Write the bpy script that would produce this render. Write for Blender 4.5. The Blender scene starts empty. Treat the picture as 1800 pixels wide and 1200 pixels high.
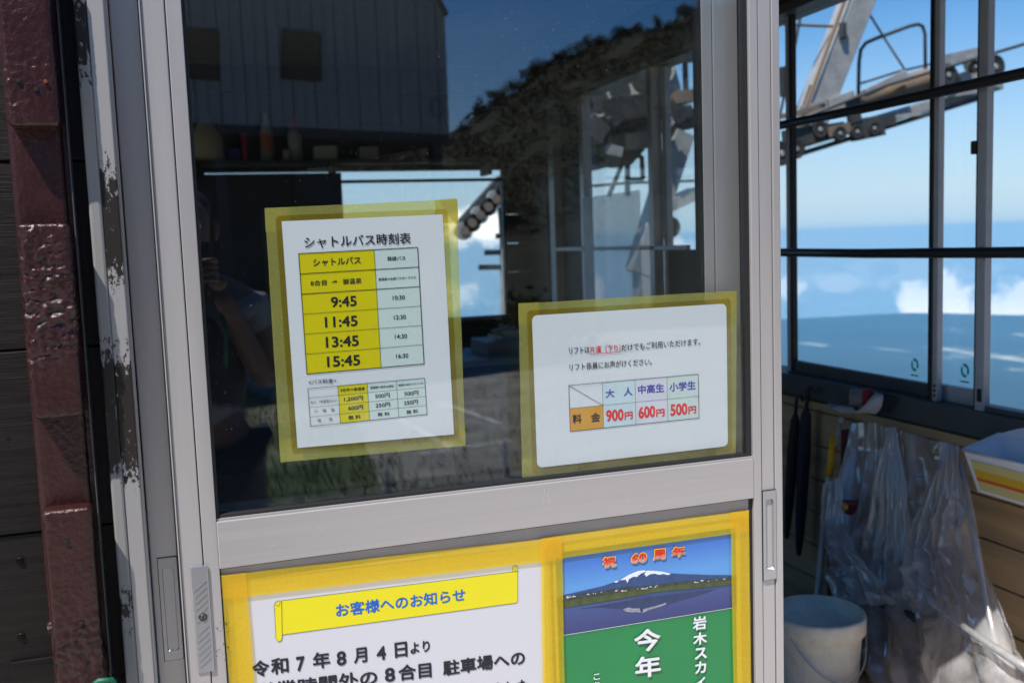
import bpy, bmesh, math, random
from mathutils import Vector, Matrix, noise
random.seed(7)
sc = bpy.context.scene
COL = sc.collection
R = math.radians

# ------------------------------------------------------------------ camera
FPX, DIST, EYE = 1709.0, 1.276, 1.40
MR = ((0.9480521570349019, -0.3161281888308979, -0.03549754594286584),
      (0.06538108627026523, 0.08442809162768851, 0.9942822591710196),
      (-0.3113236597170055, -0.9449523086222938, 0.10071103876838605))
cd = bpy.data.cameras.new('camera')
cam = bpy.data.objects.new('camera', cd); COL.objects.link(cam)
rot = Matrix(MR).transposed()
cam.matrix_world = Matrix.Translation((0, -DIST, EYE)) @ rot.to_4x4()
cd.sensor_width = 36.0; cd.lens = 36.0 * FPX / 1800.0
cd.clip_start = 0.02; cd.clip_end = 80000
cd.dof.use_dof = True; cd.dof.focus_distance = 1.36; cd.dof.aperture_fstop = 6.3
sc.camera = cam

# ------------------------------------------------------------------ world, sun, exposure
SUN_TO = Vector((-0.40, -0.29, 0.87)).normalized()
elev = math.asin(SUN_TO.z); azim = math.atan2(SUN_TO.x, SUN_TO.y)
w = bpy.data.worlds.new('World'); sc.world = w; w.use_nodes = True
nt = w.node_tree; nt.nodes.clear()
def N(t, kind, **kw):
    n = t.nodes.new(kind)
    for k, v in kw.items():
        if k.startswith('i_'):
            key = k[2:]; key = int(key) if key.isdigit() else key.replace('_', ' ')
            n.inputs[key].default_value = v
        else: setattr(n, k, v)
    return n
out = N(nt, 'ShaderNodeOutputWorld'); bg = N(nt, 'ShaderNodeBackground', i_Strength=0.06)
tc = N(nt, 'ShaderNodeTexCoord'); sep = N(nt, 'ShaderNodeSeparateXYZ'); nt.links.new(tc.outputs['Generated'], sep.inputs[0])
mx = N(nt, 'ShaderNodeMath', operation='MAXIMUM', i_1=0.035); nt.links.new(sep.outputs[2], mx.inputs[0])
cmb = N(nt, 'ShaderNodeCombineXYZ')
nt.links.new(sep.outputs[0], cmb.inputs[0]); nt.links.new(sep.outputs[1], cmb.inputs[1]); nt.links.new(mx.outputs[0], cmb.inputs[2])
sky = N(nt, 'ShaderNodeTexSky', sky_type='NISHITA', sun_disc=False, sun_elevation=elev, sun_rotation=azim,
        altitude=1200, air_density=1.0, dust_density=0.1, ozone_density=3.5)
hs_ = N(nt, 'ShaderNodeHueSaturation', i_Saturation=1.3, i_Value=0.95)
nt.links.new(cmb.outputs[0], sky.inputs[0]); nt.links.new(sky.outputs[0], hs_.inputs['Color'])
# cumulus banks low over the plain: noise on the view direction, held to a low band
mp = N(nt, 'ShaderNodeMapping'); mp.inputs['Scale'].default_value = (1, 1, 2.2); mp.inputs['Location'].default_value = (0.35, 0.1, 0.0)
nt.links.new(tc.outputs['Generated'], mp.inputs[0])
ns = N(nt, 'ShaderNodeTexNoise', i_Scale=24.0, i_Detail=8.0, i_Roughness=0.46); nt.links.new(mp.outputs[0], ns.inputs['Vector'])
cr = N(nt, 'ShaderNodeMapRange', interpolation_type='SMOOTHSTEP'); cr.inputs[1].default_value = 0.50; cr.inputs[2].default_value = 0.60; cr.inputs[4].default_value = 0.9
nt.links.new(ns.outputs[0], cr.inputs[0])
b1 = N(nt, 'ShaderNodeMapRange', interpolation_type='SMOOTHSTEP'); b1.inputs[1].default_value = -0.16; b1.inputs[2].default_value = -0.08
b2 = N(nt, 'ShaderNodeMapRange', interpolation_type='SMOOTHSTEP'); b2.inputs[1].default_value = -0.015; b2.inputs[2].default_value = -0.04
nt.links.new(sep.outputs[2], b1.inputs[0]); nt.links.new(sep.outputs[2], b2.inputs[0])
m1 = N(nt, 'ShaderNodeMath', operation='MULTIPLY'); m2 = N(nt, 'ShaderNodeMath', operation='MULTIPLY')
nt.links.new(cr.outputs[0], m1.inputs[0]); nt.links.new(b1.outputs[0], m1.inputs[1])
nt.links.new(m1.outputs[0], m2.inputs[0]); nt.links.new(b2.outputs[0], m2.inputs[1])
tot_ = m2.outputs[0]
fade_ = N(nt, 'ShaderNodeMath', operation='MULTIPLY', i_1=0.12); nt.links.new(tot_, fade_.inputs[0]); tot_ = fade_.outputs[0]
nsp = N(nt, 'ShaderNodeTexNoise', i_Scale=38.0, i_Detail=8.0, i_Roughness=0.55); nt.links.new(tc.outputs['Generated'], nsp.inputs['Vector'])
for (cx_, cy_, wx_, wz_, st_) in ((1650, 528, .034, .026, 1.0), (1790, 535, .040, .022, .9), (1385, 505, .018, .014, .6), (1500, 497, .040, .009, .25), (1010, 520, .03, .02, .8), (850, 395, .045, .022, .95), (760, 520, .04, .016, .6), (640, 470, .05, .02, .7), (1200, 470, .05, .028, .9), (2000, 520, .06, .03, .9), (2300, 540, .08, .03, .9)):
    v_ = (rot @ Vector((cx_-900, 600-cy_, -FPX))).normalized()
    sb_ = N(nt, 'ShaderNodeVectorMath', operation='SUBTRACT'); nt.links.new(tc.outputs['Generated'], sb_.inputs[0]); sb_.inputs[1].default_value = v_
    ml_ = N(nt, 'ShaderNodeVectorMath', operation='MULTIPLY'); nt.links.new(sb_.outputs[0], ml_.inputs[0]); ml_.inputs[1].default_value = (1/wx_, 1/wx_, 1/wz_)
    le_ = N(nt, 'ShaderNodeVectorMath', operation='LENGTH'); nt.links.new(ml_.outputs[0], le_.inputs[0])
    ad_ = N(nt, 'ShaderNodeMath', operation='MULTIPLY_ADD', i_1=-2.6); nt.links.new(nsp.outputs[0], ad_.inputs[0]); nt.links.new(le_.outputs['Value'], ad_.inputs[2])
    mk_ = N(nt, 'ShaderNodeMapRange', interpolation_type='SMOOTHSTEP'); mk_.inputs[1].default_value = -.15; mk_.inputs[2].default_value = -.75; mk_.inputs[4].default_value = st_
    nt.links.new(ad_.outputs[0], mk_.inputs[0])
    mx_ = N(nt, 'ShaderNodeMath', operation='MAXIMUM'); nt.links.new(tot_, mx_.inputs[0]); nt.links.new(mk_.outputs[0], mx_.inputs[1]); tot_ = mx_.outputs[0]
# thin high veil
mp2 = N(nt, 'ShaderNodeMapping'); mp2.inputs['Scale'].default_value = (1, 1, 4.5)
nt.links.new(tc.outputs['Generated'], mp2.inputs[0])
ns2 = N(nt, 'ShaderNodeTexNoise', i_Scale=2.3, i_Detail=6.0, i_Roughness=0.6); nt.links.new(mp2.outputs[0], ns2.inputs['Vector'])
v1 = N(nt, 'ShaderNodeMapRange', interpolation_type='SMOOTHSTEP'); v1.inputs[1].default_value = 0.45; v1.inputs[2].default_value = 0.8; v1.inputs[4].default_value = 0.6
nt.links.new(ns2.outputs[0], v1.inputs[0])
v2 = N(nt, 'ShaderNodeMapRange', interpolation_type='SMOOTHSTEP'); v2.inputs[1].default_value = 0.40; v2.inputs[2].default_value = 0.0
nt.links.new(sep.outputs[2], v2.inputs[0])
m3 = N(nt, 'ShaderNodeMath', operation='MULTIPLY'); nt.links.new(v1.outputs[0], m3.inputs[0]); nt.links.new(v2.outputs[0], m3.inputs[1])
# pale moist air close to the horizon, the same all round
hz = N(nt, 'ShaderNodeMapRange', interpolation_type='SMOOTHSTEP'); hz.inputs[1].default_value = 0.24; hz.inputs[2].default_value = -0.03; hz.inputs[4].default_value = 0.9
nt.links.new(sep.outputs[2], hz.inputs[0])
low = N(nt, 'ShaderNodeMapRange', interpolation_type='SMOOTHSTEP'); low.inputs[1].default_value = -0.03; low.inputs[2].default_value = -0.11
nt.links.new(sep.outputs[2], low.inputs[0])
lowc = N(nt, 'ShaderNodeMix', data_type='RGBA'); lowc.inputs[6].default_value = (3.4, 4.6, 5.8, 1); lowc.inputs[7].default_value = (1.8, 3.9, 5.9, 1)
nt.links.new(low.outputs[0], lowc.inputs[0])
def mixc(fac, a, bcol, bsock=None):
    m = N(nt, 'ShaderNodeMix', data_type='RGBA'); nt.links.new(fac, m.inputs[0]); nt.links.new(a, m.inputs[6])
    if bsock: nt.links.new(bsock, m.inputs[7])
    else: m.inputs[7].default_value = bcol
    return m.outputs[2]
c = mixc(hz.outputs[0], hs_.outputs[0], None, lowc.outputs[2])
c = mixc(m3.outputs[0], c, (4.4, 5.0, 5.6, 1))
c = mixc(tot_, c, (14.5, 13.5, 12.5, 1))
nt.links.new(c, bg.inputs[0]); nt.links.new(bg.outputs[0], out.inputs[0])
sd = bpy.data.lights.new('sun', 'SUN'); sd.energy = 2.9; sd.angle = R(0.53); sd.color = (1, 0.95, 0.87)
sun = bpy.data.objects.new('sun', sd); COL.objects.link(sun)
sun.rotation_euler = SUN_TO.to_track_quat('Z', 'Y').to_euler(); sun.location = (-6, -6, 12)
sc.view_settings.view_transform = 'Standard'; sc.view_settings.look = 'None'
sc.view_settings.gamma = 1.0; sc.view_settings.use_curve_mapping = False
sc.view_settings.exposure = 1.45
cy = sc.cycles
cy.use_denoising = True; cy.max_bounces = 8; cy.diffuse_bounces = 4; cy.glossy_bounces = 4
cy.transmission_bounces = 6; cy.transparent_max_bounces = 40; cy.volume_bounces = 0
cy.caustics_reflective = False; cy.caustics_refractive = False; cy.sample_clamp_indirect = 6.0

# ------------------------------------------------------------------ calibration: a photograph pixel to a point on a real plane
def ray(px, py):
    v = Vector((px - 900, 600 - py, -FPX))
    return rot @ v
def at(px, py, Y=0.0):                       # on the plane y = Y
    v = ray(px, py); v = v / v.y * (DIST + Y); return Vector((v.x, Y, v.z + EYE))
def side(px, py, X):                         # on the plane x = X
    v = ray(px, py); v = v / v.x * X; return Vector((X, v.y - DIST, v.z + EYE))
def flr(px, py, Z):                          # on the plane z = Z
    v = ray(px, py); v = v / v.z * (Z - EYE); return Vector((v.x, v.y - DIST, Z))
def mir(p): return Vector((p[0], -p[1], p[2]))   # a thing seen mirrored in the door glass stands in front of the door

# ------------------------------------------------------------------ materials
MATS = {}
def srgb(r, g, b):
    f = lambda c: (c/255/12.92) if c/255 <= .04045 else ((c/255+.055)/1.055)**2.4
    return (f(r), f(g), f(b), 1)
def mat(name, col, rough=0.6, metal=0.0, spec=0.5, alpha=1.0, var=0.0, vscale=20, bump=0.0, bscale=60, stretch=(1,1,1), coat=0.0, detail=5, rvar=0.0, dark=None, bdist=0.002):
    m = bpy.data.materials.new(name); m.use_nodes = True; t = m.node_tree
    p = t.nodes['Principled BSDF']
    p.inputs['Base Color'].default_value = col; p.inputs['Roughness'].default_value = rough
    p.inputs['Metallic'].default_value = metal; p.inputs['Specular IOR Level'].default_value = spec
    p.inputs['Alpha'].default_value = alpha; p.inputs['Coat Weight'].default_value = coat
    co = N(t, 'ShaderNodeTexCoord'); mpn = N(t, 'ShaderNodeMapping'); mpn.inputs['Scale'].default_value = stretch
    t.links.new(co.outputs['Object'], mpn.inputs[0])
    if var > 0 or dark:
        n = N(t, 'ShaderNodeTexNoise', i_Scale=vscale, i_Detail=float(detail), i_Roughness=0.6); t.links.new(mpn.outputs[0], n.inputs['Vector'])
        mr = N(t, 'ShaderNodeMapRange'); mr.inputs[1].default_value = 0.3; mr.inputs[2].default_value = 0.7
        t.links.new(n.outputs[0], mr.inputs[0])
        mixn = N(t, 'ShaderNodeMix', data_type='RGBA'); t.links.new(mr.outputs[0], mixn.inputs[0])
        d = dark or tuple(x*(1-var) for x in col[:3])+(1,)
        mixn.inputs[6].default_value = d
        mixn.inputs[7].default_value = tuple(min(1, x*(1+var*.5)) for x in col[:3])+(1,)
        t.links.new(mixn.outputs[2], p.inputs['Base Color'])
        if rvar:
            rr = N(t, 'ShaderNodeMapRange'); rr.inputs[3].default_value = max(0, rough-rvar); rr.inputs[4].default_value = min(1, rough+rvar)
            t.links.new(mr.outputs[0], rr.inputs[0]); t.links.new(rr.outputs[0], p.inputs['Roughness'])
    if bump > 0:
        n2 = N(t, 'ShaderNodeTexNoise', i_Scale=bscale, i_Detail=6.0, i_Roughness=0.6); t.links.new(mpn.outputs[0], n2.inputs['Vector'])
        bp = N(t, 'ShaderNodeBump', i_Strength=bump, i_Distance=bdist); t.links.new(n2.outputs[0], bp.inputs['Height'])
        t.links.new(bp.outputs[0], p.inputs['Normal'])
    MATS[name] = m
    return m
def glassmat(name, tint=(1,1,1,1), gtint=(1,1,1,1), f0=0.04, rough=0.0, dust=0.0):
    m = bpy.data.materials.new(name); m.use_nodes = True; t = m.node_tree; t.nodes.clear()
    o = N(t, 'ShaderNodeOutputMaterial'); tr = N(t, 'ShaderNodeBsdfTransparent'); tr.inputs[0].default_value = tint
    gl = N(t, 'ShaderNodeBsdfGlossy', i_Roughness=rough); gl.inputs[0].default_value = gtint; ge = N(t, 'ShaderNodeNewGeometry')
    dot = N(t, 'ShaderNodeVectorMath', operation='DOT_PRODUCT'); t.links.new(ge.outputs['Incoming'], dot.inputs[0]); t.links.new(ge.outputs['Normal'], dot.inputs[1])
    ab = N(t, 'ShaderNodeMath', operation='ABSOLUTE'); t.links.new(dot.outputs['Value'], ab.inputs[0])
    su = N(t, 'ShaderNodeMath', operation='SUBTRACT', i_0=1.0); t.links.new(ab.outputs[0], su.inputs[1])
    po = N(t, 'ShaderNodeMath', operation='POWER', i_1=5.0); t.links.new(su.outputs[0], po.inputs[0])
    mr = N(t, 'ShaderNodeMapRange'); mr.inputs[3].default_value = f0; mr.inputs[4].default_value = 1.0; t.links.new(po.outputs[0], mr.inputs[0])
    mixs = N(t, 'ShaderNodeMixShader'); t.links.new(mr.outputs[0], mixs.inputs[0]); t.links.new(tr.outputs[0], mixs.inputs[1]); t.links.new(gl.outputs[0], mixs.inputs[2])
    last = mixs.outputs[0]
    if dust:
        co = N(t, 'ShaderNodeTexCoord')
        vo = N(t, 'ShaderNodeTexVoronoi', i_Scale=70.0, i_Randomness=1.0); t.links.new(co.outputs['Object'], vo.inputs['Vector'])
        th = N(t, 'ShaderNodeMath', operation='LESS_THAN', i_1=0.04); t.links.new(vo.outputs['Distance'], th.inputs[0])
        n3 = N(t, 'ShaderNodeTexNoise', i_Scale=5.0, i_Detail=4.0); t.links.new(co.outputs['Object'], n3.inputs['Vector'])
        g3 = N(t, 'ShaderNodeMath', operation='GREATER_THAN', i_1=0.53); t.links.new(n3.outputs[0], g3.inputs[0])
        mu = N(t, 'ShaderNodeMath', operation='MULTIPLY'); t.links.new(th.outputs[0], mu.inputs[0]); t.links.new(g3.outputs[0], mu.inputs[1])
        n4 = N(t, 'ShaderNodeTexNoise', i_Scale=3.0, i_Detail=5.0); t.links.new(co.outputs['Object'], n4.inputs['Vector'])
        mm = N(t, 'ShaderNodeMapRange'); mm.inputs[1].default_value=.35; mm.inputs[2].default_value=.8; mm.inputs[4].default_value = dust; t.links.new(n4.outputs[0], mm.inputs[0])
        ad = N(t, 'ShaderNodeMath', operation='MULTIPLY_ADD', i_1=0.5, use_clamp=True); t.links.new(mu.outputs[0], ad.inputs[0]); t.links.new(mm.outputs[0], ad.inputs[2])
        df = N(t, 'ShaderNodeBsdfDiffuse'); df.inputs[0].default_value = (.6, .58, .55, 1)
        m2_ = N(t, 'ShaderNodeMixShader'); t.links.new(ad.outputs[0], m2_.inputs[0]); t.links.new(last, m2_.inputs[1]); t.links.new(df.outputs[0], m2_.inputs[2])
        last = m2_.outputs[0]
    t.links.new(last, o.inputs[0]); MATS[name] = m
    return m
def tapemat(name, body, tint, cover):
    # paper masking tape: fibres scatter yellow, the rest lets what lies behind shine through tinted
    m = bpy.data.materials.new(name); m.use_nodes = True; t = m.node_tree; t.nodes.clear()
    o = N(t, 'ShaderNodeOutputMaterial'); tr = N(t, 'ShaderNodeBsdfTransparent'); tr.inputs[0].default_value = tint
    p = N(t, 'ShaderNodeBsdfPrincipled', i_Roughness=0.55); p.inputs['Base Color'].default_value = body
    co = N(t, 'ShaderNodeTexCoord'); n = N(t, 'ShaderNodeTexNoise', i_Scale=260.0, i_Detail=4.0); t.links.new(co.outputs['Object'], n.inputs['Vector'])
    n2 = N(t, 'ShaderNodeTexNoise', i_Scale=18.0, i_Detail=4.0); t.links.new(co.outputs['Object'], n2.inputs['Vector'])
    av = N(t, 'ShaderNodeMath', operation='ADD'); t.links.new(n.outputs[0], av.inputs[0]); t.links.new(n2.outputs[0], av.inputs[1])
    mr = N(t, 'ShaderNodeMapRange'); mr.inputs[1].default_value = .7; mr.inputs[2].default_value = 1.3; mr.inputs[3].default_value = cover-.04; mr.inputs[4].default_value = cover+.04
    t.links.new(av.outputs[0], mr.inputs[0])
    bp = N(t, 'ShaderNodeBump', i_Strength=0.35, i_Distance=0.0006); t.links.new(av.outputs[0], bp.inputs['Height']); t.links.new(bp.outputs[0], p.inputs['Normal'])
    mixs = N(t, 'ShaderNodeMixShader'); t.links.new(mr.outputs[0], mixs.inputs[0]); t.links.new(tr.outputs[0], mixs.inputs[1]); t.links.new(p.outputs[0], mixs.inputs[2])
    t.links.new(mixs.outputs[0], o.inputs[0]); MATS[name] = m
    return m
mat('aluminium', (.47, .445, .44, 1), rough=.36, metal=.45, var=.05, rvar=.05, vscale=34, stretch=(1,1,.06), bump=.04, bscale=90)
mat('aluminium_h', (.47, .445, .44, 1), rough=.34, metal=.45, rvar=.05, var=.05, vscale=40, stretch=(.05,1,3), bump=.05, bscale=160)
mat('aluminium_dark', (.085, .088, .092, 1), rough=.45, metal=.2, var=.1)
mat('aluminium_win', (.50, .50, .54, 1), rough=.4, metal=.3, var=.08)
mat('hardware', (.40, .40, .42, 1), rough=.28, metal=.7, bump=.05, bscale=200)
mat('recess_metal', (.36, .36, .37, 1), rough=.28, metal=.85)
mat('recess_dark', (.13, .13, .14, 1), rough=.3, metal=.5)
mat('gasket', (.012, .012, .013, 1), rough=.5)
mat('panel', (.43, .38, .35, 1), rough=.5, var=.12, vscale=12, bump=.05, bscale=300)
mat('dark_plank', (.0105, .0075, .007, 1), spec=.22, rough=.5, var=.6, vscale=9, stretch=(.25, 1, 9), bump=.4, bscale=70, rvar=.12, bdist=.003)
mat('seam', (.006, .006, .006, 1), rough=.9)
mat('brown_paint', (.034, .0105, .010, 1), rough=.22, spec=.4, var=.3, vscale=14, bump=.6, bscale=150, rvar=.10, bdist=.003)
mat('rust', (.16, .035, .015, 1), rough=.8)
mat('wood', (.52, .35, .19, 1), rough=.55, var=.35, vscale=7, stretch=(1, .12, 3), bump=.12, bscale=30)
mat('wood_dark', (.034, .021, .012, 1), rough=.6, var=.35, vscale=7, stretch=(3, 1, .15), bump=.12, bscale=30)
mat('dark_board', (.018, .018, .020, 1), rough=.6, var=.2)
mat('ceiling', (.16, .14, .12, 1), rough=.8, var=.2)
mat('floor', (.52, .48, .42, 1), rough=.7, var=.3, vscale=5)
mat('black_rubber', (.012, .012, .014, 1), rough=.45)
mat('rod', (.022, .022, .024, 1), rough=.4)
mat('paper', (.84, .86, .88, 1), rough=.35, coat=.3, bump=.03, bscale=9, bdist=.004)
mat('paper2', (.60, .59, .63, 1), rough=.35, coat=.3, bump=.03, bscale=9, bdist=.004)
mat('ink', (.012, .012, .018, 1), rough=.4)
mat('ink_navy', (.02, .03, .12, 1), rough=.4)
mat('ink_blue', (.005, .12, .55, 1), rough=.4)
mat('ink_purple', (.09, .06, .40, 1), rough=.4)
mat('ink_red', (.70, .02, .02, 1), rough=.4)
mat('ink_white', (.78, .76, .80, 1), rough=.4)
mat('print_yellow', (.80, .68, .0, 1), rough=.4)
mat('print_banner', (.76, .66, .01, 1), rough=.4)
mat('print_orange', (.80, .36, .015, 1), rough=.4)
mat('print_paleblue', (.66, .82, .86, 1), rough=.4)
mat('print_palegreen', (.70, .82, .77, 1), rough=.4)
mat('print_lilac', (.78, .78, .86, 1), rough=.4)
mat('print_green', (.006, .21, .055, 1), rough=.38, coat=.3, var=.08, vscale=8)
mat('print_snow', (.72, .76, .82, 1), rough=.4)
mat('print_mtn', (.035, .075, .20, 1), rough=.4, var=.25, vscale=90)
mat('print_mtn2', (.03, .05, .13, 1), rough=.4, var=.25, vscale=60)
mat('print_land', (.05, .06, .05, 1), rough=.4, var=.5, vscale=140)
mat('print_field', (.07, .09, .03, 1), rough=.4, var=.4, vscale=70)
mat('print_snow_dim', (.30, .30, .38, 1), rough=.4, var=.4, vscale=160)
mat('print_house', (.65, .63, .62, 1), rough=.4)
mat('text_gold', (.85, .45, .02, 1), rough=.4)
glassmat('glass', tint=(.965, .98, .98, 1), gtint=(.80, .88, 1, 1), f0=.062, dust=.0015)
glassmat('window_glass', tint=(.98, .985, .985, 1), f0=.04)
glassmat('laminate', tint=(.99, .94, .74, 1), f0=.02, rough=.15)
mat('pouch', (.80, .78, .74, 1), rough=.3, alpha=.55)
tapemat('tape_in', (.66, .62, .15, 1), (.96, .86, .45, 1), .42)
tapemat('tape_out', (.90, .66, .05, 1), (1.0, .80, .20, 1), .36)
mat('cap_like', (.62, .61, .60, 1), rough=.5)
mat('caulk_base', (.30, .29, .28, 1), rough=.6)
def grad_mat(name, z0, z1, c0, c1, extra=0):
    m = bpy.data.materials.new(name); m.use_nodes = True; t = m.node_tree; p = t.nodes['Principled BSDF']
    co = N(t, 'ShaderNodeTexCoord'); s = N(t, 'ShaderNodeSeparateXYZ'); t.links.new(co.outputs['Object'], s.inputs[0])
    mr = N(t, 'ShaderNodeMapRange'); mr.inputs[1].default_value = z0; mr.inputs[2].default_value = z1; t.links.new(s.outputs[2], mr.inputs[0])
    mixn = N(t, 'ShaderNodeMix', data_type='RGBA'); t.links.new(mr.outputs[0], mixn.inputs[0]); mixn.inputs[6].default_value = c0; mixn.inputs[7].default_value = c1
    t.links.new(mixn.outputs[2], p.inputs['Base Color']); p.inputs['Roughness'].default_value = .4
    p.inputs['Coat Weight'].default_value = .3; MATS[name] = m
def peel_mat(name, base, bands, metal=.5):
    # anodised strip whose coating has come off black in places (the bands are along its height)
    m = mat(name, base, rough=.5, metal=metal, spec=.3); t = m.node_tree; p = t.nodes['Principled BSDF']
    co = N(t, 'ShaderNodeTexCoord'); s = N(t, 'ShaderNodeSeparateXYZ'); t.links.new(co.outputs['Object'], s.inputs[0])
    mpn = N(t, 'ShaderNodeMapping'); mpn.inputs['Scale'].default_value = (1, 1, .45); t.links.new(co.outputs['Object'], mpn.inputs[0])
    n = N(t, 'ShaderNodeTexNoise', i_Scale=150.0, i_Detail=9.0, i_Roughness=.75); t.links.new(mpn.outputs[0], n.inputs['Vector'])
    tot = None
    for (za, zb) in bands:
        c_, h_ = (za+zb)/2, (zb-za)/2
        sb = N(t, 'ShaderNodeMath', operation='SUBTRACT', i_1=c_); t.links.new(s.outputs[2], sb.inputs[0])
        a_ = N(t, 'ShaderNodeMath', operation='ABSOLUTE'); t.links.new(sb.outputs[0], a_.inputs[0])
        r_ = N(t, 'ShaderNodeMapRange'); r_.inputs[1].default_value = h_+.035; r_.inputs[2].default_value = h_-.045; t.links.new(a_.outputs[0], r_.inputs[0])
        if tot is None: tot = r_.outputs[0]
        else:
            q = N(t, 'ShaderNodeMath', operation='MAXIMUM'); t.links.new(tot, q.inputs[0]); t.links.new(r_.outputs[0], q.inputs[1]); tot = q.outputs[0]
    th = N(t, 'ShaderNodeMapRange'); th.inputs[3].default_value = .72; th.inputs[4].default_value = .38; t.links.new(tot, th.inputs[0])
    gt = N(t, 'ShaderNodeMath', operation='GREATER_THAN'); t.links.new(n.outputs[0], gt.inputs[0]); t.links.new(th.outputs[0], gt.inputs[1])
    mixn = N(t, 'ShaderNodeMix', data_type='RGBA'); t.links.new(gt.outputs[0], mixn.inputs[0]); mixn.inputs[6].default_value = base; mixn.inputs[7].default_value = (.018,.014,.012,1)
    t.links.new(mixn.outputs[2], p.inputs['Base Color'])
    mm = N(t, 'ShaderNodeMath', operation='MULTIPLY_ADD', i_1=-metal, i_2=metal); t.links.new(gt.outputs[0], mm.inputs[0]); t.links.new(mm.outputs[0], p.inputs['Metallic'])
peel_mat('frame_peeled', (.36, .345, .345, 1), [(1.36, 1.515), (1.11, 1.29)])
peel_mat('caulk', (.22, .215, .21, 1), [(1.60, 1.72), (1.12, 1.30), (.94, 1.0)], metal=0.0)

# ------------------------------------------------------------------ mesh helpers
ORG = {}
class MB:
    def __init__(s): s.v = []; s.f = []
    def add(s, vs, fs):
        k = len(s.v); s.v += [tuple(x) for x in vs]; s.f += [tuple(i+k for i in f) for f in fs]; return s
    def box(s, x0, x1, y0, y1, z0, z1):
        return s.add([(x0,y0,z0),(x1,y0,z0),(x1,y1,z0),(x0,y1,z0),(x0,y0,z1),(x1,y0,z1),(x1,y1,z1),(x0,y1,z1)],
                     [(0,3,2,1),(4,5,6,7),(0,1,5,4),(1,2,6,5),(2,3,7,6),(3,0,4,7)])
    def hexa(s, a, b):   # two quads (lists of 4 points) front and back
        return s.add(list(a)+list(b), [(3,2,1,0),(4,5,6,7),(0,1,5,4),(1,2,6,5),(2,3,7,6),(3,0,4,7)])
    def bar(s, p, q, w, h, up=(0,0,1)):
        p = Vector(p); q = Vector(q); d = (q-p).normalized(); up = Vector(up)
        if abs(d.dot(up)) > .98: up = Vector((0,1,0))
        r = d.cross(up).normalized()*w/2; u = r.cross(d).normalized()*h/2
        return s.hexa([p-r-u, p+r-u, p+r+u, p-r+u], [q-r-u, q+r-u, q+r+u, q-r+u])
    def tube(s, pts, r, n=10, cap=True):
        pts = [Vector(p) for p in pts]; k0 = len(s.v); rings = []
        rs = r if isinstance(r, (list, tuple)) else [r]*len(pts)
        prev = None
        for i, p in enumerate(pts):
            d = ((pts[min(i+1, len(pts)-1)]-p).normalized() + (p-pts[max(i-1, 0)]).normalized())
            d = d.normalized() if d.length > 1e-9 else Vector((0,0,1))
            if prev is None: prev = d.orthogonal().normalized()
            a = (prev - d*prev.dot(d)).normalized(); prev = a; b = d.cross(a)
            for j in range(n):
                t = 2*math.pi*j/n; s.v.append(tuple(p+(a*math.cos(t)+b*math.sin(t))*rs[i]))
        for i in range(len(pts)-1):
            for j in range(n):
                s.f.append((k0+i*n+j, k0+i*n+(j+1)%n, k0+(i+1)*n+(j+1)%n, k0+(i+1)*n+j))
        if cap:
            s.f.append(tuple(k0+j for j in reversed(range(n)))); s.f.append(tuple(k0+(len(pts)-1)*n+j for j in range(n)))
        return s
    def lathe(s, c, prof, n=24, axis='z', M=None):
        k0 = len(s.v)
        for (r, h) in prof:
            for j in range(n):
                t = 2*math.pi*j/n
                q = Vector((r*math.cos(t), r*math.sin(t), h))
                if axis == 'x': q = Vector((h, q.x, q.y))
                if axis == 'y': q = Vector((q.x, h, q.y))
                if M: q = M @ q
                s.v.append(tuple(Vector(c)+q))
        m = len(prof)
        for i in range(m-1):
            for j in range(n):
                s.f.append((k0+i*n+j, k0+i*n+(j+1)%n, k0+(i+1)*n+(j+1)%n, k0+(i+1)*n+j))
        if prof[0][0] > 1e-6: s.f.append(tuple(k0+j for j in reversed(range(n))))
        if prof[-1][0] > 1e-6: s.f.append(tuple(k0+(m-1)*n+j for j in range(n)))
        return s
    def prism(s, pts, dv):
        n = len(pts); dv = Vector(dv)
        return s.add([Vector(p) for p in pts]+[Vector(p)+dv for p in pts],
                     [tuple(reversed(range(n))), tuple(range(n, 2*n))]+[(i, (i+1)%n, n+(i+1)%n, n+i) for i in range(n)])
    def poly(s, pts): return s.add(pts, [tuple(range(len(pts)))])
    def build(s, name, m, parent=None, smooth=False, bevel=0, seg=2, sub=0):
        o0 = ORG.get(parent.name, Vector((0,0,0))) if parent else Vector((0,0,0))
        me = bpy.data.meshes.new(name); me.from_pydata([tuple(Vector(v)-o0) for v in s.v], [], s.f); me.update()
        bm = bmesh.new(); bm.from_mesh(me); bmesh.ops.remove_doubles(bm, verts=bm.verts, dist=1e-6)
        bmesh.ops.recalc_face_normals(bm, faces=bm.faces); bm.to_mesh(me); bm.free()
        me.materials.append(MATS[m])
        if smooth:
            for p in me.polygons: p.use_smooth = True
        o = bpy.data.objects.new(name, me); COL.objects.link(o)
        if parent: o.parent = parent
        ORG[o.name] = o0
        if bevel:
            b = o.modifiers.new('bevel', 'BEVEL'); b.width = bevel; b.segments = seg; b.limit_method = 'ANGLE'; b.harden_normals = False
        if sub:
            b = o.modifiers.new('subsurf', 'SUBSURF'); b.levels = sub; b.render_levels = sub
        return o
def tag(o, label, cat, group=None, kind=None):
    if label: o['label'] = label
    if cat: o['category'] = cat
    if group: o['group'] = group
    if kind: o['kind'] = kind
    return o
def thing(name, loc, label, cat, group=None):
    o = bpy.data.objects.new(name, None); COL.objects.link(o); o.location = loc; o.empty_display_size = .05
    ORG[o.name] = Vector(loc); return tag(o, label, cat, group)
def struct(o): o['kind'] = 'structure'; return o

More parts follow.
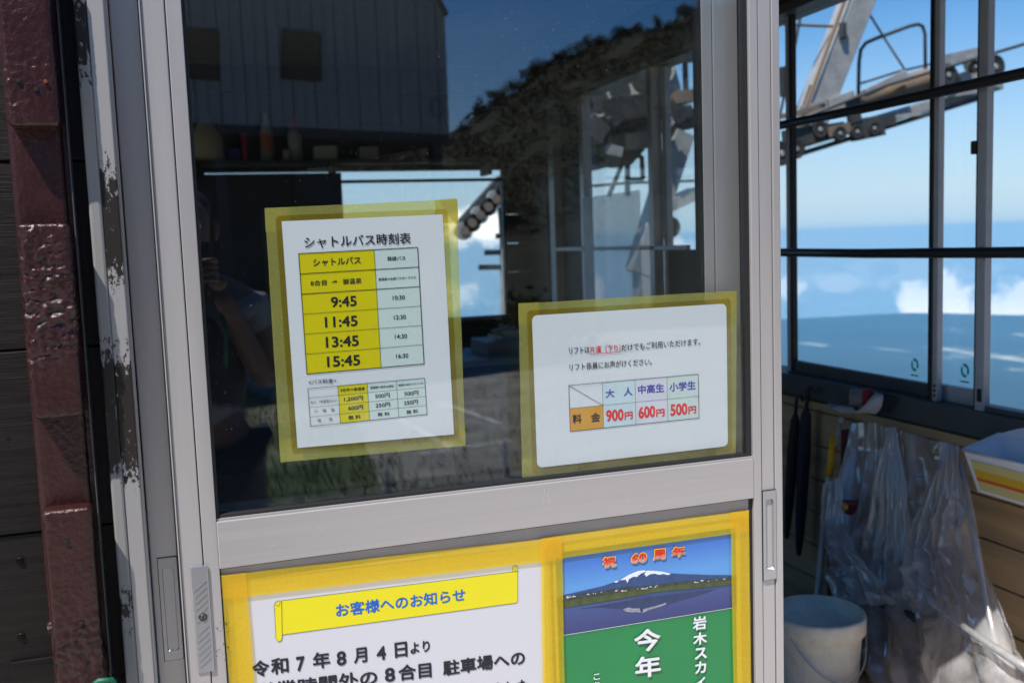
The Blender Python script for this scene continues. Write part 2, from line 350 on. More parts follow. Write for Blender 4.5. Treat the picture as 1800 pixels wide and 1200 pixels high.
# ================================================================== LARGE STRUCTURE
# ---- terrain: a flat shoulder round the station, the mountain side below it, the plain and far hills
def terrain():
    mb = MB(); rings = [0, 4, 9, 14, 20, 30, 50, 90, 160, 300, 600, 1200, 2200, 3400, 4200, 5200, 6500, 8000, 9500, 11000, 12200, 13200, 13800, 14400]
    n = 240; k = 0; vs = [(0, 0, -.1)]; fs = []
    for ri, r in enumerate(rings[1:]):
        for j in range(n):
            a = 2*math.pi*j/n; x = r*math.cos(a); y = r*math.sin(a)
            down = max(0.0, .35+.65*math.cos(a-R(48)))      # falls away towards the plain, stays level behind
            d2 = max(0.0, math.cos(a-R(48)))
            if r <= 14: z = -.1 - max(0, r-4.5)*.55*d2
            else:
                drop = min(1250, (r-14)*.42*max(down, .06) + 5.2*d2)
                z = -.1 - drop
            if r > 3000 and z < -600:
                z = -1250 + 60*max(0, noise.noise(Vector((x/1900, y/1900, 3))))*min(1, (r-3000)/3000)
                if r > 12500: z += 110*max(0, noise.noise(Vector((x/3200+5, y/3200, 9)))+.25)
            vs.append((x, y, z))
    for i in range(len(rings)-1):
        for j in range(n):
            if i == 0: fs.append((0, 1+j, 1+(j+1) % n))
            else: fs.append((1+(i-1)*n+j, 1+i*n+j, 1+i*n+(j+1)%n, 1+(i-1)*n+(j+1)%n))
    mb.add(vs, fs); m = mat('terrain', (.06, .09, .035, 1), rough=.95)
    t = m.node_tree; p = t.nodes['Principled BSDF']; co = N(t, 'ShaderNodeTexCoord')
    n1 = N(t, 'ShaderNodeTexNoise', i_Scale=.5, i_Detail=9.0, i_Roughness=.65); t.links.new(co.outputs['Object'], n1.inputs['Vector'])
    r1 = N(t, 'ShaderNodeValToRGB'); e = r1.color_ramp.elements
    e[0].position = .38; e[0].color = (.030, .048, .014, 1); e[1].position = .62; e[1].color = (.30, .25, .18, 1)
    x = e.new(.5); x.color = (.10, .12, .05, 1); t.links.new(n1.outputs[0], r1.inputs[0])
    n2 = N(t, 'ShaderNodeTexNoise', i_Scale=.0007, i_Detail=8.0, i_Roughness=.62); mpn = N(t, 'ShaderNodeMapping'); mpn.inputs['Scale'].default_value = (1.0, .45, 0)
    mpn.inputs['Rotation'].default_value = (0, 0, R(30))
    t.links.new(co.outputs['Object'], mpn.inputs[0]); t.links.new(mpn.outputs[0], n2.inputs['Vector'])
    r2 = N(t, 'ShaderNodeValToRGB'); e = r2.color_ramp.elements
    e[0].position = .40; e[0].color = (.006, .022, .035, 1); e[1].position = .68; e[1].color = (.55, .55, .42, 1)  # bluish far tones put part of the distance haze into the land colour
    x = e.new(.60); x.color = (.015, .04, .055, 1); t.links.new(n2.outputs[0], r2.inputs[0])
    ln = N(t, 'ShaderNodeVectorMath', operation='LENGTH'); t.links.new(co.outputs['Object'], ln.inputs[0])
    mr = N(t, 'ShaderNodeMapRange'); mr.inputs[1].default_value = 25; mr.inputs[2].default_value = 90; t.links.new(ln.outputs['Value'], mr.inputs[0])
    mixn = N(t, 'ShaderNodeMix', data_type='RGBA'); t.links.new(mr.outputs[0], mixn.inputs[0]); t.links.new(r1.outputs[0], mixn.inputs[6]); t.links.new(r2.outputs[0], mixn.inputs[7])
    t.links.new(mixn.outputs[2], p.inputs['Base Color'])
    struct(mb.build('terrain', 'terrain', smooth=True))
terrain()
# haze: one closed box of even air round camera, station and plain
hm = bpy.data.materials.new('haze_air'); hm.use_nodes = True; t = hm.node_tree; t.nodes.clear()
o_ = N(t, 'ShaderNodeOutputMaterial'); pv = N(t, 'ShaderNodeVolumePrincipled', i_Density=.000062); pv.inputs['Color'].default_value = (.25, .64, 1, 1)
t.links.new(pv.outputs[0], o_.inputs['Volume']); MATS['haze_air'] = hm
hz_ = MB().box(-14800, 14800, -14800, 14800, -1300, 40).build('haze', 'haze_air'); hz_['kind'] = 'stuff'

# ---- room shell
RX, RY = 2.0, 4.35                      # inner faces of the side wall and the back wall
CEIL = 2.42
struct(MB().box(-2.4, 2.2, .06, 4.6, -.14, 0).build('floor', 'floor'))
struct(MB().box(-2.5, 2.4, -.15, 4.7, CEIL, CEIL+.12).build('ceiling', 'ceiling'))
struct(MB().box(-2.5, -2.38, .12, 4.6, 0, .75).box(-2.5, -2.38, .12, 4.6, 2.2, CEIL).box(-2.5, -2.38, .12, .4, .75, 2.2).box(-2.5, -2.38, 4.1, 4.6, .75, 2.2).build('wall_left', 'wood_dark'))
lw_ = thing('fill_opening', (-2.44, 2.2, .75), 'unseen opening added in the left wall to let fill light into the booth', 'window')  # unseen opening, added to brighten the dark booth with outside light
for y_ in (.42, 1.62, 2.84, 4.08): MB().box(-2.47, -2.43, y_-.02, y_+.02, .75, 2.2).build('fill_mullion', 'gasket', lw_)
# side wall: planks below the window band, piers, planks above
sw = thing('side_wall', (RX, 2.2, 0), 'brown plank wall under the wide windows beside the open doorway', 'wall')
MB().box(RX+.012, RX+.12, .0, 4.6, -.05, .80).build('backing', 'seam', sw)
zp = -.03; i = 0
PLK = .118
while zp < .80:
    z1 = min(zp+PLK-.004, .826)
    # two boards per course with a staggered joint
    yj = 1.1 + (i*0.83) % 2.4
    for (ya, yb) in ((0.0, yj-.002), (yj+.002, 4.36)):
        dx = random.uniform(0, .002)
        MB().box(RX-.0-dx, RX+.012, ya, yb, zp, z1).build('plank', 'wood', sw, bevel=.002, seg=1)
    zp += PLK; i += 1
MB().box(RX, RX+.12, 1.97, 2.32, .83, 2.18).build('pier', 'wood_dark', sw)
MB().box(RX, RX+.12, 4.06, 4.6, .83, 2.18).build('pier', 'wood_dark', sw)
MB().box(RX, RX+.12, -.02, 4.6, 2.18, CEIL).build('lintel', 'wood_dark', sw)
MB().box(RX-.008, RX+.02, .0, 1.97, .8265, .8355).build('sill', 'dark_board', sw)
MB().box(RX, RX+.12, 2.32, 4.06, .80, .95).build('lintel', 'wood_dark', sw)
# back wall with its window opening
bw = thing('back_wall', (0, RY, 0), 'dark boarded rear wall of the booth seen through the door glass', 'wall')
ox0, ox1, oz0, oz1 = .12, 1.857, .945, 1.843
for k in range(14):
    z0 = k*.175; z1 = min(z0+.171, CEIL)
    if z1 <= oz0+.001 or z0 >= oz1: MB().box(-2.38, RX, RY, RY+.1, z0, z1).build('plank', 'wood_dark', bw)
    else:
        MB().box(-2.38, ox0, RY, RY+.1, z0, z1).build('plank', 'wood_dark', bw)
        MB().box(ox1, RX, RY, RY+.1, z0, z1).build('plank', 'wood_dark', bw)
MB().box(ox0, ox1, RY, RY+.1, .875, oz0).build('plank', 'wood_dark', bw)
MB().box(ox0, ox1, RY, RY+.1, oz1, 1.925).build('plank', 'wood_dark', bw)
MB().box(-2.4, 2.1, RY+.1, RY+.12, 0, .9).build('backing', 'seam', bw)
MB().box(-2.4, 2.1, RY+.1, RY+.12, 1.86, CEIL).build('backing', 'seam', bw)
MB().box(-2.4, ox0-.01, RY+.1, RY+.12, .9, 1.86).build('backing', 'seam', bw)
bwin = thing('rear_window', (1.0, RY, oz0), 'clear rear window of the booth with thin black top rail and view of sky', 'window')
MB().box(ox0, ox1, RY+.04, RY+.06, 1.775, 1.793).build('rail', 'gasket', bwin)
MB().box(ox0, ox1, RY+.03, RY+.07, oz0, oz0+.02).build('rail', 'aluminium_win', bwin)
MB().box(ox1-.02, ox1, RY+.03, RY+.07, oz0, oz1).build('stile', 'gasket', bwin)
MB().box(ox0+.02, ox1-.02, RY+.045, RY+.05, oz0+.02, oz1).build('glass_pane', 'window_glass', bwin)
brd = MB().box(.06, .858, RY-.05, RY-.02, .2, 1.828).build('dark_board', 'dark_board', bevel=.003)
tag(brd, 'black upright board covering the left part of the rear window', 'board')

# ---- front wall with cladding (left of the door), header and right side
cw = thing('cladding_wall', (-1.2, .1, 0), 'dark stained horizontal board cladding at the left of the sliding door', 'wall')
MB().box(-2.5, -.10, .045, .14, -.1, 2.6).build('backing', 'seam', cw)
zz = .2195*0 - .093
seams = [1.0695-.2235*i for i in range(6)][::-1] + [1.0695+.2235*i for i in range(1, 7)]
for a, b in zip(seams[:-1], seams[1:]):
    MB().box(-2.5, -.103, .012+random.uniform(-.0015, .0015), .045, a+.0010, b-.0010).build('plank', 'dark_plank', cw, bevel=.0014, seg=2)
for (px, py) in ((33, 885), (35, 985), (37, 1118), (14, 770), (220, 1150), (218, 1190), (20, 60)):
    p = at(px, py, .012); s_ = MB().lathe((p.x, p.y-.0012, p.z), [(.0030, .0008), (.0036, 0), (.0042, .0008), (.0042, .003)], 12, axis='y')
    s_.box(p.x-.0028, p.x+.0028, p.y-.0018, p.y-.001, p.z-.0005, p.z+.0005); s_.box(p.x-.0005, p.x+.0005, p.y-.0018, p.y-.001, p.z-.0028, p.z+.0028)
    sc_ = s_.build('screw', 'dark_plank', cw)
pa_, pb_ = at(16, 1150, .008), at(118, 1150, .008)
MB().box(pa_.x, pb_.x, .0085, .0125, pb_.z-.16, pb_.z).build('patch_board', 'dark_plank', cw, bevel=.001)
hd = thing('header_wall', (.6, .1, 2.05), 'dark wall strip above the sliding doors under the ceiling', 'wall')
MB().box(-.10, 2.12, -.02, .14, 2.06, 2.6).build('panel', 'dark_plank', hd)
MB().box(1.95, 2.12, -.02, .14, -.1, 2.06).build('door_jamb', 'dark_plank', hd)
MB().box(-2.5, 2.2, -.05, .16, 2.6, 2.66).build('eave', 'ceiling', hd)

# ================================================================== DOORS
fr = thing('door_frame', (-.06, .02, 0), 'grey aluminium frame with black peeled patches beside dark cladding', 'door frame')
MB().box(-.107, -.0925, -.010, .03, -.08, 2.06).build('sealant_bead', 'caulk', fr, bevel=.003)
MB().box(-.0925, -.0735, -.008, .07, -.08, 2.06).build('outer_flange', 'frame_peeled', fr, bevel=.0015)
MB().box(-.0735, -.071, -.002, .02, -.08, 2.06).build('inner_lip', 'aluminium', fr)
MB().box(-.0925, 1.72, .06, .12, -.10, -.02).build('threshold', 'aluminium_dark', fr)
MB().box(-.071, 1.72, -.012, .10, 2.0, 2.06).build('head_rail', 'aluminium', fr, bevel=.001)

# front leaf
fd = thing('sliding_door', (.41, .01, 0), 'grey aluminium sliding door with glass above and poster covered panel below', 'door')
RZ0, RZ1 = .9965, 1.0620
MB().box(-.0335, -.0062, 0, .026, 0.0, 2.0).build('stile', 'aluminium', fd, bevel=.0015)
MB().box(-.0062+.0012, .0135, .001, .026, 0.0, 2.0).build('stile', 'aluminium', fd, bevel=.001)
MB().box(-.0062, -.005, .003, .02, 0.0, 2.0).build('stile_groove', 'gasket', fd)
MB().box(-.0352, -.0335, -.0025, .02, 0.0, 2.0).build('edge_lip', 'aluminium', fd, bevel=.0006)
# right stile: three extruded bands with fine grooves
for (a, b, y) in ((.8035, .8175, .0), (.8187, .8405, .0016), (.8417, .8548, .0)):
    MB().box(a, b, y, .026, 0.0, 2.0).build('stile', 'aluminium', fd, bevel=.0012)
MB().box(.8040, .8542, .004, .024, 0.0, 2.0).build('stile_groove', 'aluminium_dark', fd)
MB().box(.0135, .8035, -.0005, .024, RZ0, RZ1-.0035).build('middle_rail', 'aluminium_h', fd, bevel=.0012)
MB().box(.0135, .8035, .0035, .022, RZ1-.0035, RZ1-.0005).build('rail_lip', 'aluminium_h', fd, bevel=.0004)
MB().box(.0135, .8035, 0, .024, 1.93, 2.0).build('top_rail', 'aluminium_h', fd, bevel=.0012)
MB().box(.0135, .8035, 0, .024, 0.0, .10).build('bottom_rail', 'aluminium_h', fd, bevel=.0012)
MB().box(.0150, .7975, .0068, .018, .10, RZ0-.002).build('panel', 'panel', fd)
g = MB(); g.box(.7975, .8035, .006, .02, .10, RZ0).box(.0135, .015, .006, .02, .10, RZ0).box(.015, .7975, .0066, .0067+.006, RZ0-.0026, RZ0)
g.build('panel_gasket', 'gasket', fd)
g = MB(); g.box(.0135, .0175, .0055, .018, RZ1, 1.93).box(.7945, .8035, .0055, .018, RZ1, 1.93).box(.0175, .7945, .0055, .018, RZ1, RZ1+.0042).box(.0175, .7945, .0055, .018, 1.926, 1.93)
g.build('glass_gasket', 'gasket', fd, bevel=.0008)
MB().box(.0175, .7945, .0095, .0145, RZ1+.0042, 1.926).build('glass_pane', 'glass', fd)
# wear: chips beside the lock side of the panel and scratches on the rail
wr = MB(); rw = random.Random(3)
for k in range(26):
    c_ = at(rw.uniform(380, 402), rw.choice([rw.uniform(1092, 1112), rw.uniform(1130, 1160)]), -.0002); r_ = rw.uniform(.0003, .0011)
    wr.poly([c_+Vector((r_*math.cos(t_)*rw.uniform(.5, 1.3), 0, r_*math.sin(t_)*rw.uniform(.6, 1.8))) for t_ in (0, 1, 2, 3, 4.2, 5.3)])
w_o = wr.build('paint_chips', 'gasket', fd); w_o['kind'] = 'stuff'
wr = MB()
for (x0, y0, x1, y1) in ((968, 852, 962, 872), (962, 868, 966, 884), (958, 858, 955, 880), (700, 905, 712, 903), (470, 960, 492, 955), (1100, 868, 1103, 880), (1210, 845, 1230, 842), (560, 925, 566, 931)):
    A_ = at(x0, y0, -.0008); B_ = at(x1, y1, -.0008); n_ = Vector((-(B_-A_).z, 0, (B_-A_).x)).normalized()*.00022; wr.poly([A_-n_, B_-n_, B_+n_, A_+n_])
w_o = wr.build('scratches', 'cap_like', fd); w_o['kind'] = 'stuff'
# flush pull on the right stile, a real recess
def pull(parent, x0, x1, z0, z1, y, ix0, ix1, iz0, iz1, depth=.012):
    mb = MB(); n = 8
    def rr(a, b, c_, d_, r, yy):
        pts = []
        for (cx, cz, s0) in ((b-r, d_-r, 0), (a+r, d_-r, 90), (a+r, c_+r, 180), (b-r, c_+r, 270)):
            for k in range(n+1): t_ = R(s0+90*k/n); pts.append((cx+r*math.cos(t_), yy, cz+r*math.sin(t_)))
        return pts
    o1 = rr(x0, x1, z0, z1, .0006, y); i1 = rr(ix0, ix1, iz0, iz1, .0030, y); i2 = rr(ix0+.0006, ix1-.0006, iz0+.001, iz1-.001, .0026, y+.0012)
    i3 = rr(ix0+.0022, ix1-.0022, iz0+.009, iz1-.003, .0022, y+depth); o2 = rr(x0, x1, z0, z1, .0006, y+.004)
    m = len(o1); V = o2+o1+i1+i2+i3; F = []
    for L in range(4):
        for k in range(m): F.append((L*m+k, L*m+(k+1)%m, (L+1)*m+(k+1)%m, (L+1)*m+k))
    F.append(tuple(4*m+k for k in range(m)))
    mb.add(V, F)
    o_ = mb.build('flush_pull', 'hardware', parent)
    MB().box(ix0+.0026, ix1-.0026, y+depth-.0006, y+depth-.0003, iz0+.010, iz1-.004).build('recess_shade', 'recess_dark', o_)  # dark plate puts the shade of the recess into the colour
    g_ = MB()
    for (a_, b_, c_, d_) in ((x0-.0009, x0-.0001, z0-.0008, z1+.0008), (x1+.0001, x1+.0009, z0-.0008, z1+.0008), (x0-.0009, x1+.0009, z0-.0009, z0-.0001), (x0-.0009, x1+.0009, z1+.0001, z1+.0009)): g_.box(a_, b_, y+.0010, y+.003, c_, d_)
    g_.build('edge_gap', 'gasket', o_)
    return o_
a, b = at(1340, 863), at(1365, 1018)
pull(fd, .8182, .8412, .8640, 1.0055, -.0018, .8228, .8372, .8790, .9920)
MB().box(.8190, .8404, .0125, .014, .87, 1.0).build('pull_backing', 'aluminium_dark', fd)
# lock plate
lp = MB().box(-.0222, -.0008, -.0022, 0.0, .8640, 1.0045).build('lock_plate', 'hardware', fd, bevel=.001)
rb = MB()
for k in range(7):
    z = .975 - k*.0075
    if k in (3,): continue
for k in range(6):
    zt = .985-k*.0085
    rb.bar((-.019, -.0024, zt-.012), (-.004, -.0024, zt), .0012, .0012, up=(0,1,0))
for k in range(6):
    zt = .926-k*.0085
    rb.bar((-.019, -.0024, zt-.012), (-.004, -.0024, zt), .0012, .0012, up=(0,1,0))
rb.build('ridge', 'hardware', lp)
ky = MB().lathe((-.0105, -.0034, .9375), [(.0046, 0), (.0052, .0006), (.0052, .003)], 20, axis='y').build('keyhole', 'gasket', lp)
kr = MB().lathe((-.0105, -.0040, .9375), [(.0034, 0.0), (.0036, .0002), (.0036, .001), (.0030, .001)], 20, axis='y').build('lock_barrel', 'recess_dark', lp)
MB().box(-.0112, -.0098, -.0044, -.0038, .9345, .9405).build('key_slot', 'gasket', lp)

# rear leaf, in the track behind
rd = thing('sliding_door', (.38, .05, 0), 'second aluminium sliding door standing in the track behind the front one', 'door')
MB().box(-.0700, -.0370, .0275, .060, 0.0, 2.0).build('stile', 'aluminium', rd, bevel=.0012)
MB().box(-.0370, -.020, .036, .058, 0.0, 2.0).build('stile', 'aluminium', rd, bevel=.0012)
MB().box(.745, .762, .036, .060, 0.0, 2.0).build('stile', 'aluminium', rd, bevel=.0012)
MB().box(.763, .820, .034, .060, 0.0, 2.0).build('stile', 'aluminium', rd, bevel=.0012)
MB().box(-.020, .745, .034, .058, RZ0, RZ1-.010).build('middle_rail', 'aluminium_h', rd, bevel=.0012)
MB().box(-.020, .745, .034, .058, 1.93, 2.0).build('top_rail', 'aluminium_h', rd)
MB().box(-.020, .745, .034, .058, 0.0, RZ0).build('panel', 'panel', rd)
g = MB(); g.box(.739, .745, .038, .052, RZ1-.010, 1.93).box(-.02, .739, .038, .052, RZ1-.010, RZ1-.004)
g.build('glass_gasket', 'gasket', rd)
MB().box(-.02, .739, .043, .048, RZ1-.004, 1.93).build('glass_pane', 'glass', rd)
pull(rd, -.0612, -.0385, .8760, 1.0125, .0257, -.0570, -.0428, .8880, .9990, depth=.010)

# ================================================================== RUSTY POST WITH BRACKETS
ps = thing('steel_post', (-.155, -.01, 0), 'brown painted steel post with stepped blistered brackets on the dark cladding', 'post')
def blister(x0, x1, y0, y1, z0, z1, name, parent, amp=.0016, res=.0035, m='brown_paint', seed=0, rnd=.005):
    # a box whose front and sides are gridded and roughened like many coats of paint over rust
    nx = max(2, int((x1-x0)/res)); nz = max(2, int((z1-z0)/res)); ny = max(2, int((y1-y0)/res))
    bm = bmesh.new(); V = {}
    def vert(i, j, k):
        if (i, j, k) in V: return V[(i, j, k)]
        p = Vector((x0+(x1-x0)*i/nx, y0+(y1-y0)*j/ny, z0+(z1-z0)*k/nz))
        c_ = Vector((min(max(p.x, x0+rnd), x1-rnd), min(max(p.y, y0+rnd), y1), min(max(p.z, z0+rnd), z1-rnd)))
        d = p-c_
        if d.length > 1e-6: p = c_+d.normalized()*min(d.length, rnd)
        q = p*1.0+Vector((seed, 0, 0))
        rough = max(0, noise.noise(q*14)+.15)
        h = noise.noise(q*210)*.45*(.4+rough*2)+(.35-abs(noise.noise(q*75)))*rough*2.2
        nd = (p-Vector(((x0+x1)/2, y1, p.z))).normalized()
        v = bm.verts.new(p+nd*h*amp); V[(i, j, k)] = v; return v
    def quad(*ids): bm.faces.new([vert(*q) for q in ids])
    for i in range(nx):
        for k in range(nz): quad((i,0,k),(i+1,0,k),(i+1,0,k+1),(i,0,k+1))
        for j in range(ny):
            quad((i,j,0),(i,j+1,0),(i+1,j+1,0),(i+1,j,0)); quad((i,j,nz),(i+1,j,nz),(i+1,j+1,nz),(i,j+1,nz))
    for j in range(ny):
        for k in range(nz):
            quad((0,j,k),(0,j,k+1),(0,j+1,k+1),(0,j+1,k)); quad((nx,j,k),(nx,j+1,k),(nx,j+1,k+1),(nx,j,k+1))
    bmesh.ops.recalc_face_normals(bm, faces=bm.faces)
    o0 = ORG[parent.name]
    bmesh.ops.translate(bm, verts=bm.verts, vec=-o0)
    me = bpy.data.meshes.new(name); bm.to_mesh(me); bm.free()
    for p in me.polygons: p.use_smooth = True
    me.materials.append(MATS[m]); o = bpy.data.objects.new(name, me); COL.objects.link(o); o.parent = parent; ORG[o.name] = o0
    return o
YB = -.012      # face of the bar
blister(-.188, -.130, YB, .012, -.05, 2.35, 'bar', ps, amp=.0006, res=.007, seed=3)
MB().box(-.1298, -.1240, YB+.006, .012, -.05, 2.35).build('side_flange', 'brown_paint', ps)
MB().box(-.1238, -.1228, YB-.002, .012, -.05, 2.35).build('flange_edge', 'aluminium_dark', ps)
BP = .336
YF = -.040
# bracket spans measured on the photograph
def zof(py, x, Y): 
    return at(x, py, Y).z
zt = at(80, 393, YF).z; zb = at(120, 733, YF).z
lenb = zt-zb
xL = at(38, 500, YF).x; xR = at(127, 500, YF).x
XO = [(-.1825, -.1295)]
for k, dz in enumerate((1, 0, -1, -2)):
    top = zt + dz*BP; bot = top-lenb
    b_ = blister(-.1815, -.1285, YF, YB, bot, top, 'bracket', ps, amp=.0034, res=.0022, seed=10+k*3.7)
    for (fx, fz) in ((.62, .38), (.45, .83)) if k else ((.60, .18), (.28, .22)):
        x = -.1815+.053*fx; z = bot+lenb*fz
        MB().lathe((x, YF-.0026, z), [(.0018, .0), (.0026, .0002), (.0026, .0035)], 10, axis='y').build('bolt_hole', 'seam', b_)
    if k in (0, 3):
        MB().lathe((-.1815+.053*.8, YF-.0028, bot+lenb*(.22 if k == 0 else .975)), [(.0020, 0), (.0022, .0004), (.0022, .003)], 10, axis='y').build('rust_spot', 'rust', b_)
p = at(97, 1100, -.02)
MB().lathe((p.x+.004, p.y, p.z), [(.0065, -.012), (.0075, -.010), (.0075, 0.0), (.004, .001), (.004, .02)], 6, axis='x').build('bolt', 'brown_paint', ps)
mat('green_rope', (.0, .10, .05, 1), rough=.5, bump=.4, bscale=300)
rp = MB(); c0 = at(186, 1205, -.05)
pts = []
for k in range(40):
    t_ = k/39*2*math.pi*1.6
    pts.append((-.155+.036*math.cos(t_), -.020+.030*math.sin(t_), c0.z-.012+.006*k/39))
rp.tube(pts, .003, 8)
pts = [(c0.x-.02, -.052, c0.z), (c0.x-.006, -.060, c0.z+.012), (c0.x+.008, -.058, c0.z+.010), (c0.x+.012, -.052, c0.z-.006), (c0.x+.006, -.052, c0.z-.04), (c0.x+.008, -.05, c0.z-.09)]
rp.tube(pts, .0034, 8)
tag(rp.build('rope', 'green_rope', smooth=True), 'green rope knotted round the brown post at the lower left', 'rope')

# ================================================================== PAPERS AND LETTERING
def text_mesh(s):
    cu = bpy.data.curves.new('t', 'FONT'); cu.body = s; cu.size = 1.0; cu.resolution_u = 3; cu.fill_mode = 'FRONT'
    ob = bpy.data.objects.new('t', cu); COL.objects.link(ob)
    dg = bpy.context.evaluated_depsgraph_get(); me = bpy.data.meshes.new_from_object(ob.evaluated_get(dg))
    bpy.data.objects.remove(ob); bpy.data.curves.remove(cu)
    return me
def letter(s, lb, rb, h, m, parent, Y, bold=.012, hdir=None):
    me = text_mesh(s); o0 = ORG[parent.name]
    if bold > 0:      # heavier strokes: the same glyphs printed a hair to each side
        vs = [v.co.copy() for v in me.vertices]; fs = [tuple(p.vertices) for p in me.polygons]; V = []; F = []
        ww = min(bold*1.15, .075)
        for k in range(8 if bold > .05 else 6):
            n_ = 8 if bold > .05 else 6
            a_ = 2*math.pi*(k+.5)/n_; b0 = len(V)
            V += [(q.x+ww*math.cos(a_), q.y+ww*math.sin(a_), (k+1)*.01) for q in vs]; F += [tuple(i+b0 for i in f) for f in fs]
        b0 = len(V); V += [(q.x, q.y, 0) for q in vs]; F += [tuple(i+b0 for i in f) for f in fs]
        bpy.data.meshes.remove(me); me = bpy.data.meshes.new('lettering'); me.from_pydata(V, [], F)
    xs = [v.co.x for v in me.vertices]; ys = [v.co.y for v in me.vertices]
    x0, x1, y0, y1 = min(xs), max(xs), min(ys), max(ys)
    A = at(*lb, Y); B = at(*rb, Y); U = B-A
    T = at(lb[0], lb[1]-h, Y); H = T.z-A.z
    for v in me.vertices:
        u = (v.co.x-x0)/(x1-x0); q = (v.co.y-y0)/(y1-y0)
        v.co = A + U*u + Vector((0, v.co.z*.002, H*q)) - o0
    me.materials.clear(); me.materials.append(MATS[m])
    o = bpy.data.objects.new('lettering', me); COL.objects.link(o); o.parent = parent; ORG[o.name] = o0
    return o
def quadpx(c, Y): return [at(x, y, Y) for (x, y) in c]
def lerpq(q, u, v):    # q = TL TR BR BL; u right, v down
    return q[0]*(1-u)*(1-v)+q[1]*u*(1-v)+q[2]*u*v+q[3]*(1-u)*v
def off(pts, dy): return [p+Vector((0, dy, 0)) for p in pts]
def sheet(q, name, m, parent, thick=.0003, rnd=0.0, nu=10, seed=0, wav=0.0):
    mb = MB()
    if rnd:
        pts = []; w_ = (q[1]-q[0]).length; h_ = (q[3]-q[0]).length; ru = rnd/w_; rv = rnd/h_
        for (cu, cv, s0) in ((1-ru, rv, 0), (ru, rv, 90), (ru, 1-rv, 180), (1-ru, 1-rv, 270)):
            seq = range(7)
            for k in seq:
                t_ = R(s0-0+15*k); pts.append((cu+ru*math.cos(t_), cv-rv*math.sin(t_)))
        # order the corner arcs round the sheet
        order = pts
        mb.prism([lerpq(q, u, v) for u, v in order], (0, thick, 0))
    else: mb.hexa(q, off(q, thick))
    return mb.build(name, m, parent)
def strip(a, b, wpx, name, m, parent, Y, dz=(0,0)): pass
def line(p, q, wd, parent, Y, m='ink', name='rule'):
    A = at(*p, Y); B = at(*q, Y); d = (B-A).normalized(); n_ = Vector((-d.z, 0, d.x))*wd/2
    return MB().poly([A-n_, B-n_, B+n_, A+n_]).build(name, m, parent)
def lines(segs, wd, parent, Y, m='ink', name='ruled_lines'):
    mb = MB()
    for (p, q, *w_) in segs:
        ww = w_[0] if w_ else wd
        A = p if isinstance(p, Vector) else at(*p, Y); B = q if isinstance(q, Vector) else at(*q, Y)
        d = (B-A).normalized(); n_ = Vector((-d.z, 0, d.x))*ww/2; e_ = d*ww/2
        mb.poly([A-n_-e_, B-n_+e_, B+n_+e_, A+n_-e_])
    return mb.build(name, m, parent)
def tape(p, q, r, s, parent, Y, m, label=None, curl=0):   # a strip given by four photograph points, with slightly torn ends
    q4 = [at(*c_, Y) for c_ in (p, q, r, s)]; mb = MB(); n = 14; V = []
    long_u = (q4[1]-q4[0]).length > (q4[3]-q4[0]).length
    for j in (0, 1):
        for i in range(n+1):
            u, v = (i/n, j) if long_u else (j, i/n)
            P_ = lerpq(q4, u, v); wv = random.uniform(-.0003, .0003)
            V.append(P_+Vector((wv if not long_u else 0, 0, wv if long_u else 0)))
    F = [(i, i+1, n+2+i, n+1+i) for i in range(n)]
    mb.add(V, F); o = mb.build('tape_strip', m, parent)
    return o

# --- timetable taped to the inside of the glass
YP = .0152
tt = thing('timetable_notice', at(640, 580, YP), 'white portrait sheet headed with a bus timetable, framed in yellow tape', 'notice')
Q = quadpx([(495, 389), (778, 377), (798, 763), (523, 787)], YP)
def film(Q_, parent, g=.0075):
    x_ = (Q_[1]-Q_[0]).normalized()*g; z_ = (Q_[0]-Q_[3]).normalized()*g
    q_ = [Q_[0]-x_+z_, Q_[1]+x_+z_, Q_[2]+x_-z_, Q_[3]-x_-z_]
    sheet(off(q_, .00035), 'laminate_film', 'laminate', parent, thick=.0001, rnd=.006)
sheet(Q, 'paper', 'paper', tt); film(Q, tt)
YT = YP-.0004
# printed cells
T0 = [(525, 446), (734, 435), (745.3, 639.4), (539.5, 657.2)]
tq = quadpx(T0, YT); us = ((at(657.6, 439.6, YT)-tq[0]).length)/((tq[1]-tq[0]).length)
MB().poly([tq[0], lerpq(tq, us, 0), lerpq(tq, us, 1), tq[3]]).build('printed_cell', 'print_yellow', tt)
MB().poly([lerpq(tq, us, 0), tq[1], tq[2], lerpq(tq, us, 1)]).build('printed_cell', 'print_palegreen', tt)
YI = YT-.0004
def grid(T, cols, nr, outer, inner, parent, Y, heavy=()):
    q = quadpx(T, Y); seg = []
    for r_ in range(nr+1):
        seg.append((lerpq(q, 0, r_/nr), lerpq(q, 1, r_/nr), outer if r_ in (0, nr)+tuple(heavy) else inner))
    for u in [0]+cols+[1]: seg.append((lerpq(q, u, 0), lerpq(q, u, 1), outer if u in (0, 1) else inner))
    lines(seg, inner, parent, Y)
grid(T0, [us], 6, .0009, .0005, tt, YI, heavy=(1, 2))
T1 = [(541, 683), (746.4, 664.4), (750.5, 728), (545.7, 749.2)]
fq = quadpx(T1, YT); wf = (fq[1]-fq[0]).length
f1, f2, f3 = [((at(x, y, YT)-fq[0]).length)/wf for (x, y) in ((593.7, 678.6), (645.4, 673.6), (696.7, 669.6))]
MB().poly([lerpq(fq, f1, 0), lerpq(fq, f2, 0), lerpq(fq, f2, 1), lerpq(fq, f1, 1)]).build('printed_cell', 'print_yellow', tt)
MB().poly([lerpq(fq, f2, 0), lerpq(fq, 1, 0), lerpq(fq, 1, 1), lerpq(fq, f2, 1)]).build('printed_cell', 'print_palegreen', tt)
grid(T1, [f1, f2, f3], 4, .0006, .0004, tt, YI)
